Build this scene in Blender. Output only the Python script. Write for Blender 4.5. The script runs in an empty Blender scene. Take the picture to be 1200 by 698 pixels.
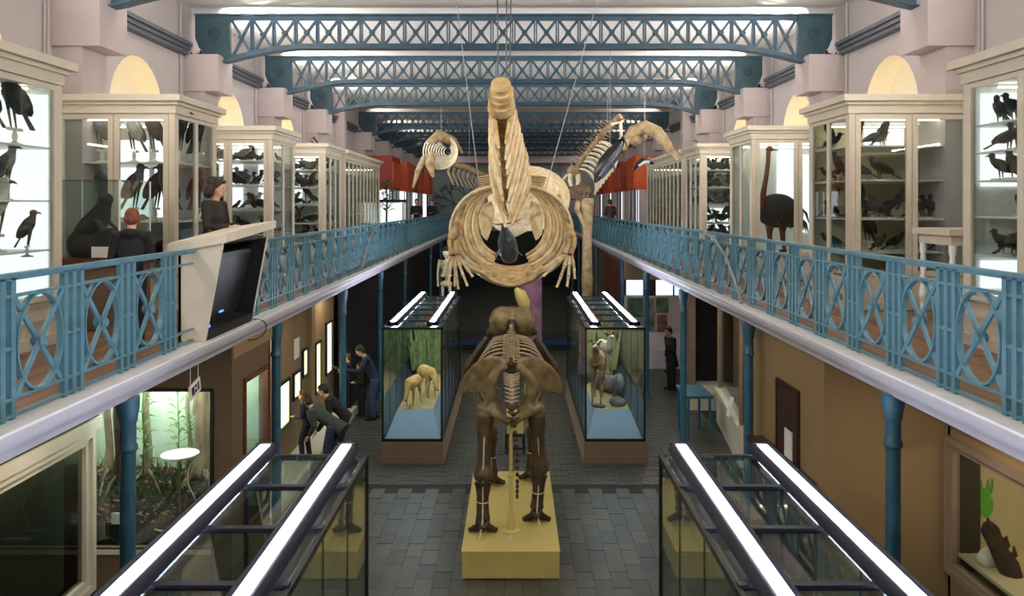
import bpy, bmesh, math, random
from mathutils import Vector, Matrix, Quaternion
rnd = random.Random(11)
SC = bpy.context.scene
COL = SC.collection
PI = math.pi

# ------------------------------------------------------------------ camera
CZ, F, VX, VY = 5.1, 930.0, 602.0, 240.0     # eye height above the ground floor, focal length in px of a 1200x698 frame
cam_d = bpy.data.cameras.new('camera')
cam_d.sensor_width = 36.0
cam_d.lens = 36.0 * F / 1200.0
cam_d.shift_x = -(VX - 600) / 1200.0
cam_d.shift_y = -(349 - VY) / 1200.0
cam_d.clip_end = 200
cam = bpy.data.objects.new('camera', cam_d)
cam.location = (0, 0, CZ)
cam.rotation_euler = (PI / 2, 0, 0)
COL.objects.link(cam)
SC.camera = cam
# ------------------------------------------------------------------ world, exposure
w = bpy.data.worlds.new('world'); SC.world = w; w.use_nodes = True
w.node_tree.nodes['Background'].inputs[0].default_value = (0.6, 0.65, 0.75, 1)
w.node_tree.nodes['Background'].inputs[1].default_value = 0.3
SC.view_settings.view_transform = 'Standard'
SC.view_settings.look = 'None'
SC.view_settings.gamma = 1.0
SC.view_settings.use_curve_mapping = False
SC.view_settings.exposure = -0.02
FLOOD_W = 190.0          # corbel floodlights aimed at the ceiling
FAR_FLOOD_W = 30.0
SC.cycles.transparent_max_bounces = 40
SC.cycles.max_bounces = 10
SC.cycles.diffuse_bounces = 5
SC.cycles.glossy_bounces = 4


def P(px, py, d):
    """point at depth d seen at pixel px,py of the 1200x698 frame"""
    return Vector(((px - VX) * d / F, d, CZ - (py - VY) * d / F))


# ------------------------------------------------------------------ materials
def lin(c):
    c = c / 255.0
    return c / 12.92 if c <= 0.04045 else ((c + 0.055) / 1.055) ** 2.4


def rgb(r, g, b):
    return (lin(r), lin(g), lin(b), 1.0)


def mat(name, col, rough=0.6, metal=0.0, var=0.12, scale=6.0, bump=0.0, col2=None, stretch=None, detail=4.0, spec=0.5):
    m = bpy.data.materials.new(name); m.use_nodes = True
    nt = m.node_tree; N = nt.nodes; L = nt.links
    b = N['Principled BSDF']
    b.inputs['Roughness'].default_value = rough
    b.inputs['Metallic'].default_value = metal
    b.inputs['Specular IOR Level'].default_value = spec
    c1 = rgb(*col)
    tc = N.new('ShaderNodeTexCoord'); mp = N.new('ShaderNodeMapping')
    L.new(tc.outputs['Object'], mp.inputs['Vector'])
    if stretch: mp.inputs['Scale'].default_value = stretch
    nz = N.new('ShaderNodeTexNoise'); nz.inputs['Scale'].default_value = scale; nz.inputs['Detail'].default_value = detail
    L.new(mp.outputs['Vector'], nz.inputs['Vector'])
    rp = N.new('ShaderNodeValToRGB')
    rp.color_ramp.elements[0].position = 0.3; rp.color_ramp.elements[1].position = 0.7
    if col2:
        rp.color_ramp.elements[0].color = rgb(*col2); rp.color_ramp.elements[1].color = c1
    else:
        rp.color_ramp.elements[0].color = tuple(x * (1 - var) for x in c1[:3]) + (1,)
        rp.color_ramp.elements[1].color = tuple(min(1, x * (1 + var)) for x in c1[:3]) + (1,)
    L.new(nz.outputs['Fac'], rp.inputs['Fac'])
    L.new(rp.outputs['Color'], b.inputs['Base Color'])
    if bump:
        bp = N.new('ShaderNodeBump'); bp.inputs['Strength'].default_value = bump; bp.inputs['Distance'].default_value = 0.02
        n2 = N.new('ShaderNodeTexNoise'); n2.inputs['Scale'].default_value = scale * 4; n2.inputs['Detail'].default_value = 5
        L.new(mp.outputs['Vector'], n2.inputs['Vector'])
        L.new(n2.outputs['Fac'], bp.inputs['Height']); L.new(bp.outputs['Normal'], b.inputs['Normal'])
    return m


def emit(name, col, s):
    m = bpy.data.materials.new(name); m.use_nodes = True
    nt = m.node_tree
    nt.nodes.remove(nt.nodes['Principled BSDF'])
    e = nt.nodes.new('ShaderNodeEmission'); e.inputs[0].default_value = rgb(*col); e.inputs[1].default_value = s
    nt.links.new(e.outputs[0], nt.nodes['Material Output'].inputs[0])
    return m


def glass(name, tint=(240, 246, 244), refl=0.06):
    m = bpy.data.materials.new(name); m.use_nodes = True
    nt = m.node_tree; N = nt.nodes; L = nt.links
    N.remove(N['Principled BSDF'])
    t = N.new('ShaderNodeBsdfTransparent'); t.inputs[0].default_value = rgb(*tint)
    g = N.new('ShaderNodeBsdfGlossy'); g.inputs['Roughness'].default_value = 0.02
    fr = N.new('ShaderNodeFresnel'); fr.inputs['IOR'].default_value = 1.45
    ge = N.new('ShaderNodeNewGeometry'); mp = N.new('ShaderNodeMapRange')      # thin pane: same reflection from both faces
    mp.inputs['To Min'].default_value = 1.45; mp.inputs['To Max'].default_value = 1 / 1.45
    L.new(ge.outputs['Backfacing'], mp.inputs['Value']); L.new(mp.outputs[0], fr.inputs['IOR'])
    mx = N.new('ShaderNodeMixShader')
    L.new(fr.outputs[0], mx.inputs[0]); L.new(t.outputs[0], mx.inputs[1]); L.new(g.outputs[0], mx.inputs[2])
    L.new(mx.outputs[0], N['Material Output'].inputs[0])
    return m


M = {}
M['wall'] = mat('wall_plaster', (182, 173, 173), 0.85, var=0.04, scale=1.2, bump=0.03)
M['corbel'] = mat('corbel_plaster', (182, 170, 170), 0.85, var=0.04, scale=2)
M['ceiling'] = mat('ceiling_paint', (226, 222, 216), 0.9, var=0.03, scale=0.8)
M['niche'] = mat('niche_cream', (240, 228, 200), 0.8, var=0.03, scale=2)
M['truss'] = mat('truss_paint', (52, 80, 98), 0.55, var=0.2, scale=5, metal=0.0)
M['truss_dk'] = mat('truss_plate', (40, 72, 84), 0.55, var=0.2, scale=4)
M['rail'] = mat('rail_paint', (84, 128, 144), 0.42, var=0.14, scale=9)
M['column'] = mat('column_paint', (56, 100, 122), 0.4, var=0.14, scale=7)
M['fascia'] = mat('fascia_paint', (190, 188, 198), 0.5, var=0.05, scale=3)
M['lip'] = mat('lip_lit_white', (235, 233, 232), 0.6, var=0.05, scale=5)  # white puts the light on the gutter's top into the colour
M['cream'] = mat('cabinet_cream', (204, 194, 176), 0.5, var=0.05, scale=4)
M['cream_lt'] = mat('cabinet_cream_light', (216, 207, 186), 0.55, var=0.05, scale=4)
M['white'] = mat('white_panel', (238, 238, 236), 0.6, var=0.03, scale=3)
M['beige_in'] = mat('cabinet_lining', (205, 190, 155), 0.7, var=0.05, scale=3)
M['shelf'] = mat('shelf_white', (232, 230, 224), 0.4, var=0.03, scale=5)
M['plank'] = mat('plank_wood', (130, 94, 66), 0.55, var=0.25, scale=3, stretch=(6, 0.7, 6), bump=0.05)
M['plank2'] = mat('plank_wood_dark', (112, 80, 58), 0.55, var=0.25, scale=3, stretch=(6, 0.7, 6), bump=0.05)
M['ochre'] = mat('ochre_wall', (140, 116, 82), 0.8, var=0.06, scale=1.5, bump=0.03)
M['brown'] = mat('brown_wall', (104, 86, 64), 0.8, var=0.07, scale=1.5)
M['soffit'] = mat('soffit_paint', (140, 122, 100), 0.85, var=0.05, scale=1.5)
M['ground'] = mat('grout', (38, 38, 34), 0.85, var=0.2, scale=10)
M['tile'] = mat('floor_tile', (70, 70, 62), 0.42, var=0.22, scale=4, bump=0.12)
M['tile2'] = mat('floor_tile_b', (54, 55, 48), 0.4, var=0.22, scale=5, bump=0.12)
M['tile3'] = mat('floor_tile_c', (84, 83, 74), 0.46, var=0.2, scale=5, bump=0.12)
M['taupe'] = mat('plinth_taupe', (136, 116, 98), 0.6, var=0.06, scale=3)
M['black'] = mat('black_metal', (24, 25, 30), 0.4, var=0.15, scale=8)
M['batten'] = mat('lamp_housing', (36, 36, 54), 0.35, var=0.1, scale=8)
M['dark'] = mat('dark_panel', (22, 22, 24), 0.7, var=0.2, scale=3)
M['darkwood'] = mat('dark_wood', (58, 32, 24), 0.5, var=0.25, scale=5, stretch=(5, 5, 0.7))
M['redwood'] = mat('red_wood_frame', (98, 52, 34), 0.5, var=0.2, scale=5)
M['lining'] = mat('case_lining', (150, 172, 196), 0.7, var=0.03, scale=2)
M['yellow'] = mat('plinth_yellow', (196, 178, 104), 0.6, var=0.05, scale=3)
M['bone'] = mat('bone_brown', (100, 80, 52), 0.5, var=0.3, scale=7, bump=0.15, col2=(62, 46, 28))
M['bone_dk'] = mat('bone_dark', (78, 58, 40), 0.55, var=0.3, scale=9, bump=0.15, col2=(38, 26, 18))
M['bone_olive'] = mat('bone_olive', (136, 118, 76), 0.45, var=0.3, scale=7, bump=0.25, col2=(80, 64, 38))
M['bone_rib'] = mat('bone_rib', (150, 134, 106), 0.5, var=0.2, scale=6, bump=0.1)
M['wbone'] = mat('whale_bone', (208, 184, 132), 0.5, var=0.2, scale=7, bump=0.25, col2=(150, 116, 70))
M['wbone_lt'] = mat('whale_bone_pale', (226, 210, 172), 0.5, var=0.15, scale=7, bump=0.25, col2=(188, 160, 112))
M['fbone'] = mat('far_bone', (176, 156, 118), 0.6, var=0.2, scale=6, col2=(124, 100, 66))
M['fbone_lt'] = mat('far_bone_pale', (214, 204, 176), 0.6, var=0.15, scale=6)
M['dolphin'] = mat('dolphin_grey', (66, 72, 80), 0.3, var=0.15, scale=3)
M['dolphin_bk'] = mat('dolphin_black', (22, 24, 28), 0.3, var=0.15, scale=3)
M['dolphin_wh'] = mat('dolphin_white', (206, 206, 202), 0.4, var=0.06, scale=3)
M['orange'] = mat('orange_panel', (196, 82, 30), 0.6, var=0.1, scale=2)
M['orange_dk'] = mat('orange_panel_dark', (140, 44, 22), 0.6, var=0.1, scale=2)
M['glass'] = glass('clear_glass')
M['glass_dk'] = glass('smoked_glass', (170, 176, 172))
M['tube'] = emit('lamp_tube', (226, 232, 255), 20.0)
M['tube_in'] = emit('cabinet_tube', (255, 250, 240), 12.0)
M['tube_far'] = emit('lamp_tube_far', (232, 236, 255), 42.0)
M['panel_lit'] = emit('lit_panel', (252, 252, 255), 1.5)
M['panel_cream'] = emit('lit_panel_cream', (255, 246, 228), 0.8)
M['niche_tube'] = emit('niche_tube', (255, 246, 226), 42.0)
M['dio_tube'] = emit('diorama_tube', (240, 255, 246), 130.0)
M['paper'] = mat('paper_white', (226, 224, 218), 0.7, var=0.02)
M['steel'] = mat('brushed_steel', (170, 172, 172), 0.35, metal=0.8, var=0.08)
M['steel_dk'] = mat('tray_grey', (104, 106, 114), .5, metal=.3, var=.1)
M['show_fill'] = emit('showcase_fill_tube', (255, 236, 200), 45.0)  # for the added fill tubes in the insect showcase
M['wire'] = mat('wire_grey', (150, 150, 148), 0.5, var=0.1)


# ------------------------------------------------------------------ mesh builder
class MB:
    def __init__(s):
        s.v = []; s.f = []

    def add(s, vs, fs, X=None):
        o = len(s.v)
        s.v += [tuple(X @ Vector(q)) for q in vs] if X else [tuple(q) for q in vs]
        s.f += [tuple(i + o for i in q) for q in fs]
        return s

    def box(s, x0, x1, y0, y1, z0, z1, X=None):
        if x0 > x1: x0, x1 = x1, x0
        if y0 > y1: y0, y1 = y1, y0
        if z0 > z1: z0, z1 = z1, z0
        v = [(x0, y0, z0), (x1, y0, z0), (x1, y1, z0), (x0, y1, z0), (x0, y0, z1), (x1, y0, z1), (x1, y1, z1), (x0, y1, z1)]
        return s.add(v, [(0, 3, 2, 1), (4, 5, 6, 7), (0, 1, 5, 4), (1, 2, 6, 5), (2, 3, 7, 6), (3, 0, 4, 7)], X)

    def bar(s, p, q, w_, h, up=(0, 0, 1)):
        p = Vector(p); q = Vector(q); d = (q - p); l = d.length
        if l < 1e-6: return s
        d.normalize(); u = Vector(up)
        sx = d.cross(u)
        if sx.length < 1e-4: sx = d.cross(Vector((1, 0, 0)))
        sx.normalize(); u = sx.cross(d)
        v = []
        for e in (p, q):
            for a, b in ((-1, -1), (1, -1), (1, 1), (-1, 1)):
                v.append(e + sx * (a * w_ / 2) + u * (b * h / 2))
        return s.add(v, [(0, 1, 2, 3), (7, 6, 5, 4), (0, 4, 5, 1), (1, 5, 6, 2), (2, 6, 7, 3), (3, 7, 4, 0)])

    def tube(s, pts, rad, n=8, cap=True, flat=1.0, up=None, closed=False):
        pts = [Vector(p) for p in pts]; k = len(pts)
        if not isinstance(rad, (list, tuple)): rad = [rad] * k
        vs = []; fs = []
        prev = None
        for i, p in enumerate(pts):
            if closed: t = pts[(i + 1) % k] - pts[i - 1]
            else: t = pts[min(i + 1, k - 1)] - pts[max(i - 1, 0)]
            if t.length < 1e-9: t = Vector((0, 0, 1))
            t.normalize()
            if up is not None: a = Vector(up)
            elif prev is not None: a = prev
            else: a = Vector((0, 0, 1)) if abs(t.z) < 0.9 else Vector((0, 1, 0))
            b = a - t * a.dot(t)
            if b.length < 1e-5:
                a = Vector((1, 0, 0)); b = a - t * a.dot(t)
            b.normalize(); prev = b
            c = t.cross(b)
            for j in range(n):
                th = 2 * PI * j / n
                vs.append(p + c * (math.cos(th) * rad[i]) + b * (math.sin(th) * rad[i] * flat))
        for i in range(k if closed else k - 1):
            i2 = (i + 1) % k
            for j in range(n):
                j2 = (j + 1) % n
                fs.append((i * n + j, i2 * n + j, i2 * n + j2, i * n + j2))
        if cap and not closed:
            fs.append(tuple(range(n))); fs.append(tuple((k - 1) * n + j for j in reversed(range(n))))
        return s.add(vs, fs)

    def ell(s, c, r, seg=12, rings=8, X=None):
        c = Vector(c)
        if not isinstance(r, (list, tuple)): r = (r, r, r)
        vs = [(0, 0, r[2])]; fs = []
        for i in range(1, rings):
            th = PI * i / rings
            for j in range(seg):
                ph = 2 * PI * j / seg
                vs.append((r[0] * math.sin(th) * math.cos(ph), r[1] * math.sin(th) * math.sin(ph), r[2] * math.cos(th)))
        vs.append((0, 0, -r[2])); e = len(vs) - 1
        for j in range(seg):
            fs.append((0, 1 + j, 1 + (j + 1) % seg))
            fs.append((e, e - seg + (j + 1) % seg, e - seg + j))
        for i in range(rings - 2):
            for j in range(seg):
                a = 1 + i * seg + j; b = 1 + i * seg + (j + 1) % seg
                fs.append((a, a + seg, b + seg, b))
        T = Matrix.Translation(c)
        if X is not None: T = T @ X.to_4x4()
        return s.add(vs, fs, T)

    def lathe(s, prof, c=(0, 0, 0), n=12):
        vs = []; fs = []
        for r, z in prof:
            for j in range(n):
                a = 2 * PI * j / n
                vs.append((c[0] + r * math.cos(a), c[1] + r * math.sin(a), c[2] + z))
        for i in range(len(prof) - 1):
            for j in range(n):
                j2 = (j + 1) % n
                fs.append((i * n + j, i * n + j2, (i + 1) * n + j2, (i + 1) * n + j))
        fs.append(tuple(reversed(range(n)))); fs.append(tuple((len(prof) - 1) * n + j for j in range(n)))
        return s.add(vs, fs)

    def prism(s, poly, axis, a, b):
        """poly of 2d points, extruded along axis x (poly=y,z), y (poly=x,z) or z (poly=x,y)"""
        def mk(p, t):
            return {'x': (t, p[0], p[1]), 'y': (p[0], t, p[1]), 'z': (p[0], p[1], t)}[axis]
        n = len(poly)
        vs = [mk(p, a) for p in poly] + [mk(p, b) for p in poly]
        fs = [tuple(range(n)), tuple(reversed(range(n, 2 * n)))]
        fs += [(i, i + n, (i + 1) % n + n, (i + 1) % n) for i in range(n)]
        return s.add(vs, fs)

    def mesh(s, name, m, smooth=False, fix=True):
        me = bpy.data.meshes.new(name)
        me.from_pydata(s.v, [], s.f); me.update()
        if fix:
            bm = bmesh.new(); bm.from_mesh(me); bmesh.ops.recalc_face_normals(bm, faces=bm.faces); bm.to_mesh(me); bm.free()
        if m: me.materials.append(M[m] if isinstance(m, str) else m)
        if smooth:
            me.polygons.foreach_set('use_smooth', [True] * len(me.polygons))
            me.set_sharp_from_angle(angle=math.radians(smooth if smooth is not True else 50))
        return me

    def obj(s, name, m, parent=None, smooth=False, off=True):
        return link(name, s.mesh(name, m, smooth), parent, off=off)


def link(name, me, parent=None, loc=None, rot=None, scale=None, off=False):
    o = bpy.data.objects.new(name, me); COL.objects.link(o)
    if parent:
        o.parent = parent
        if off:      # mesh was built in world coordinates: undo the root's place
            o.matrix_parent_inverse = ROOTINV.get(parent.name, Matrix.Identity(4))
    if loc is not None: o.location = loc
    if rot is not None: o.rotation_euler = rot
    if scale is not None: o.scale = scale if isinstance(scale, (list, tuple)) else (scale,) * 3
    return o


ROOTINV = {}


def tag(o, label, cat, group=None, kind=None):
    o['label'] = label; o['category'] = cat
    if group: o['group'] = group
    if kind: o['kind'] = kind
    return o


def thing(name, label, cat, loc=(0, 0, 0), rotz=0.0, group=None, kind=None):
    o = bpy.data.objects.new(name, None); COL.objects.link(o)
    o.empty_display_size = 0.1
    o.location = loc; o.rotation_euler = (0, 0, rotz)
    ROOTINV[o.name] = (Matrix.Translation(Vector(loc)) @ Matrix.Rotation(rotz, 4, 'Z')).inverted()
    return tag(o, label, cat, group, kind)


def struct(name, mb, m, label=None, smooth=False, parent=None):
    o = mb.obj(name, m, parent, smooth)
    if not parent:
        o['kind'] = 'structure'
        if label: o['label'] = label
        o['category'] = name.split('_')[0]
    return o


def dup(root, loc, rotz=None, label=None, group=None, scale=None):
    r = root.copy(); COL.objects.link(r); r.location = loc
    if rotz is not None: r.rotation_euler = (0, 0, rotz)
    if scale is not None: r.scale = (scale,) * 3
    if label: r['label'] = label
    if group: r['group'] = group
    for ch in list(root.children):
        c = ch.copy(); COL.objects.link(c); c.parent = r
        for g in ch.children:
            d = g.copy(); COL.objects.link(d); d.parent = c
    return r


def remesh(o, vox, it=4, fac=0.5):
    m = o.modifiers.new('remesh', 'REMESH'); m.mode = 'VOXEL'; m.voxel_size = vox; m.use_smooth_shade = True
    if it:
        k = o.modifiers.new('smooth', 'SMOOTH'); k.factor = fac; k.iterations = it
    return o


def area(name, loc, size, power, target=None, col=(1, 0.96, 0.9), spread=PI, parent=None):
    d = bpy.data.lights.new(name, 'AREA'); d.shape = 'RECTANGLE'; d.size = size[0]; d.size_y = size[1]
    d.energy = power; d.color = col; d.spread = spread
    o = bpy.data.objects.new(name, d); COL.objects.link(o)
    if parent:
        o.parent = parent; o.matrix_parent_inverse = ROOTINV.get(parent.name, Matrix.Identity(4))
    o.location = loc
    if target is not None:
        o.rotation_euler = (Vector(target) - Vector(loc)).to_track_quat('-Z', 'Y').to_euler()
    return o


def bez(p0, p1, p2, p3, n):
    p0, p1, p2, p3 = map(Vector, (p0, p1, p2, p3)); out = []
    for i in range(n + 1):
        t = i / n; u = 1 - t
        out.append(p0 * u ** 3 + p1 * 3 * u * u * t + p2 * 3 * u * t * t + p3 * t ** 3)
    return out


def lerp(a, b, t):
    return a + (b - a) * t
# ================================================================== STRUCTURE
WX = 6.62; GZ = 3.6; CEIL = 9.15; Y0, Y1 = -6.0, 56.0
TR = [7.15, 11.7, 16.25, 20.8, 25.4, 33.3, 37.9, 42.4, 47.0, 51.5]   # trusses along the hall
BAYS = [(-6.0, -1.95), (-1.95, 2.6), (2.6, 7.15), (7.15, 11.7), (11.7, 16.25), (16.25, 20.8), (20.8, 25.4)]

# ground floor with its slabs
flo = struct('floor', MB().box(-7.2, 7.2, Y0, Y1, -0.2, 0.0), 'ground', 'dark grey stone slab floor of the hall')
slab = [MB().box(-0.118, 0.118, -0.228, 0.228, 0, 0.012).mesh('tile', k) for k in ('tile', 'tile2', 'tile3')]
cells = []
nx = 0
for ix in range(-14, 15):
    x = ix * 0.242
    for iy in range(0, 16):
        y = 8.0 + iy * 0.462 + (0.231 if ix % 2 else 0)
        if y > 14.23: continue
        if abs(x) < 0.55 and 11.15 < y < 13.7: continue
        cells.append((abs(x) > 1.45 and y < 7.8, y + 0.6 * abs(x), x, y))
cells.sort()
rest = MB()
for i, (_, _, x, y) in enumerate(cells):
    dz = rnd.uniform(-0.004, 0.003)
    if i < 290:
        link('tile', slab[rnd.choice((0, 0, 1, 2))], flo, (x, y, dz), (rnd.uniform(-.004, .004), rnd.uniform(-.004, .004), 0))
    else:
        rest.box(x - .118, x + .118, y - .228, y + .228, 0, 0.012 + dz)
# small setts beyond and around the cases
def setts(mb, xa, xb, ya, yb, sx, sy):
    j = 0; y = ya
    while y < yb:
        x = xa + (sx / 2 if j % 2 else 0)
        while x < xb:
            mb.box(x + .006, min(x + sx, xb) - .006, y + .006, y + sy - .006, 0, 0.010 + rnd.uniform(-.003, .003)); x += sx
        y += sy; j += 1
setts(rest, -4.6, 4.6, 14.45, 27.0, 0.24, 0.115)
setts(rest, -4.6, -3.5, 8.0, 14.6, 0.24, 0.115)
setts(rest, 3.5, 4.6, 8.0, 14.6, 0.24, 0.115)
o = rest.obj('small_setts', 'tile', flo); o['kind'] = 'stuff'
far = MB()
setts(far, -4.6, 4.6, 27.0, 50, 0.5, 0.5)
o = far.obj('far_slabs', 'tile2', flo); o['kind'] = 'stuff'

struct('ceiling', MB().box(-7.2, 7.2, Y0, Y1, CEIL, CEIL + 0.2), 'ceiling', 'plain off-white ceiling above the blue trusses')

def side_wall(s, name):
    b = MB(); x = s * WX
    def q(y0, z0, y1, z1, y2, z2, y3, z3): b.add([(x, y0, z0), (x, y1, z1), (x, y2, z2), (x, y3, z3)], [(0, 1, 2, 3)])
    q(Y0, -.1, Y1, -.1, Y1, GZ, Y0, GZ)
    q(25.4, GZ, Y1, GZ, Y1, CEIL, 25.4, CEIL)
    nb = MB()
    for (a, c) in BAYS:
        m = (a + c) / 2; r = 1.0; zs = 6.0; zp = 6.72
        pts = [(m - r, zs)] + [(m - r * math.cos(PI * i / 16), zp + r * math.sin(PI * i / 16)) for i in range(17)] + [(m + r, zs)]
        q(a, GZ, c, GZ, c, zs, a, zs)
        q(a, zs, m - r, zs, m - r, CEIL, a, CEIL); q(m + r, zs, c, zs, c, CEIL, m + r, CEIL)
        for i in range(1, 17): q(pts[i][0], pts[i][1], pts[i + 1][0], pts[i + 1][1], pts[i + 1][0], CEIL, pts[i][0], CEIL)
        xo = s * (WX + 0.42)
        vs = [(x, y, z) for y, z in pts] + [(xo, y, z) for y, z in pts]; n = len(pts)
        nb.add(vs, [(i, (i + 1) % n, (i + 1) % n + n, i + n) for i in range(n)] + [tuple(range(n, 2 * n))])
    w_ = struct(name, b, 'wall', 'pale lilac plaster side wall with arched niches')
    # outer skin so the wall has thickness
    MB().box(s * (WX + 0.45), s * (WX + 0.6), Y0, Y1, -.1, CEIL).obj('wall_core', 'wall', w_)
    nb.obj('arched_niche', 'niche', w_, 60)
    return w_
side_wall(-1, 'wall_left'); side_wall(1, 'wall_right')
struct('wall_back', MB().box(-7.2, 7.2, Y0 - .2, Y0, -.1, CEIL), 'wall')
struct('wall_front', MB().box(-7.2, 7.2, Y1, Y1 + .2, -.1, CEIL), 'wall', 'far end wall of the hall')

SD = {-1: 'kiosk-side', 1: 'ostrich-side'}
BAYN = {7.15: 'past the first cabinets', 11.7: 'over the whale tail', 16.25: 'at the first whole truss', 20.8: 'at the second whole truss', 25.4: 'at the third whole truss', 33.3: 'at the first unlit truss'}
# corbels, pilasters, wall cable trays, conduits, floodlights
for s in (-1, 1):
    sd = 'left' if s < 0 else 'right'
    for T in [-1.95, 2.6] + TR:
        far_ = T > 30
        b = MB().box(s * 5.92, s * WX, T - .35, T + .45, 7.38, 8.12)
        b.box(s * 6.2, s * WX, T - .3, T + .40, 5.6 if far_ else GZ, 7.38)
        o = struct('trim_corbel', b, 'corbel'); o['label'] = 'plaster corbel block carrying a truss end'
    for (a, c) in BAYS[3:] + [(25.4, 29.4), (29.6, 33.3)]:
        b = MB()
        for k, (dx, z) in enumerate(((.20, 8.30), (.16, 8.22), (.12, 8.14))):
            b.box(s * (WX - dx), s * (WX - .005), a + .47, c - .37, z - .035, z + .035)
        b.box(s * (WX - .05), s * (WX - .005), a + .47, c - .37, 8.08, 8.36)
        o = tag(b.obj('cable_tray', 'steel_dk' if 'steel_dk' in M else 'batten'), 'grey cable tray on the %s wall, %s' % (SD[s], BAYN.get(a, 'in the dark far bays')), 'cable tray', 'cable trays on the side walls')
    for T in TR[1:5]:
        b = MB().tube([(s * (WX - .03), T - .55, GZ + 3.1), (s * (WX - .03), T - .55, 9.1)], .022, 6).tube([(s * (WX - .03), T - .47, GZ + 3.1), (s * (WX - .03), T - .47, 8.1)], .014, 6)
        tag(b.obj('conduit', 'wall'), 'thin painted conduit on the %s wall beside the corbel, %s' % (SD[s], BAYN[T]), 'pipe', 'conduits beside the corbels')
    struct('trim_rib', MB().box(s * 6.25, s * WX, 29.3, 29.7, GZ, CEIL), 'corbel')
    # gallery slab, soffit, fascia
    struct('floor_gallery_' + sd, MB().box(s * 3.5, s * WX, Y0, Y1, 3.36, 3.585), 'soffit', 'gallery floor with brown boards')
    pb = [MB().box(-.068, .068, -2.25, 2.25, 0, .016).mesh('plank', k) for k in ('plank', 'plank2')]
    fl = bpy.data.objects['floor_gallery_' + sd]
    for ix in range(10):
        for iy in range(9):
            link('plank', pb[rnd.random() < .4], fl, (s * (3.60 + ix * .14), 3.4 + iy * 4.52 + (2.2 if ix % 2 else 0), 3.585))
    prof = [(3.52, 3.60), (3.34, 3.585), (3.33, 3.545), (3.36, 3.54), (3.365, 3.49), (3.40, 3.44), (3.45, 3.40), (3.46, 3.355), (3.56, 3.35), (3.56, 3.60)]
    o = struct('trim_gutter_' + sd, MB().prism([(s * a, z) for a, z in prof], 'y', Y0, 54.0), 'fascia', 'pale grey moulded gallery edge below the blue railing', 40)
    MB().box(s * 3.315, s * 3.515, Y0, 54.0, 3.585, 3.606).obj('edge_strip', 'lip', o)  # whiter than the gutter because light from above is painted in
struct('floor_gallery_far', MB().box(-3.5, 3.5, 54.0, Y1, 3.36, 3.585), 'soffit')
for s in (-1, 1):
    for k, T in enumerate([7.2] + TR[1:10]):
        t = thing('cast_iron_column', 'slim blue cast iron column under the %s gallery, %s' % ('kiosk-side' if s < 0 else 'ostrich-side',
                  ['beside the near glass case', 'second in its row', 'third in its row', 'fourth in its row', 'fifth in its row', 'sixth in its row', 'seventh in its row', 'eighth in its row', 'ninth in its row', 'last in its row'][k]),
                  'column', (s * 3.5, T + (.12 if s > 0 else 0), 0), 0, 'gallery columns')
        MB().lathe([(.13, 0), (.13, .06), (.10, .10), (.10, .16), (.075, .2)], n=14).obj('base', 'column', t, 40, off=False)
        MB().lathe([(.072, .2), (.066, 2.9)], n=14).obj('shaft', 'column', t, 60, off=False)
        MB().lathe([(.066, 2.86), (.084, 2.88), (.084, 2.92), (.07, 2.94), (.07, 3.12), (.082, 3.14), (.082, 3.18), (.10, 3.26), (.10, 3.36)], n=14).obj('capital', 'column', t, 40, off=False)
        if k > 6: continue
# ------------------------------------------------------------------ trusses
ZT = 8.98
def zbot(x):
    a = abs(x)
    if a < 4.2: return 8.38
    t = min(1, (a - 4.2) / 1.65)
    return 8.38 - .28 * t ** 1.8
NP = 26; TXE = 5.80
xs = [-TXE + 2 * TXE * i / NP for i in range(NP + 1)]
tm = {}
tm['top_chord'] = MB().box(-6.5, 6.5, -.11, .11, 8.96, 8.99).box(-6.5, 6.5, -.03, .03, 8.87, 8.96).mesh('top_chord', 'truss')
b = MB()
cx = [-5.92 + 11.84 * i / 60 for i in range(61)]
for (h0, h1, y) in ((-.02, .0, .13), (.0, .10, .03)):
    poly = [(x, zbot(x) + h1 - .08) for x in cx] + [(x, zbot(x) + h0 - .08) for x in reversed(cx)]
    b.prism(poly, 'y', -y, y)
tm['bottom_chord'] = b.mesh('bottom_chord', 'truss')
rv = MB()
for i in range(NP):
    for dx in (.15, .22, .29):
        x = xs[i] + dx
        rv.box(x - .014, x + .014, -.045, -.03, zbot(x) - .045, zbot(x) - .015)
tm['rivets'] = rv.mesh('rivets', 'truss_dk')
for s in (-1, 1):
    poly = [(s * 5.8, 8.96), (s * 6.5, 8.96), (s * 6.5, 8.5), (s * 6.42, 8.3), (s * 6.25, 8.15), (s * 5.9, 8.12), (s * 5.8, 8.12)]
    tm['end_plate%d' % s] = MB().prism(poly, 'y', -.06, .06).mesh('end_plate', 'truss_dk')
    tm['emblem%d' % s] = MB().tube([(s * 6.12 + .11 * math.cos(a), -.07, 8.58 + .11 * math.sin(a)) for a in [2 * PI * i / 14 for i in range(14)]], .018, 6, closed=True).tube([(s * 6.12 + .05 * math.cos(a), -.07, 8.58 + .05 * math.sin(a)) for a in [2 * PI * i / 10 for i in range(10)]], .016, 6, closed=True).mesh('emblem', 'truss_dk', True)
pieces = []
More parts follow.
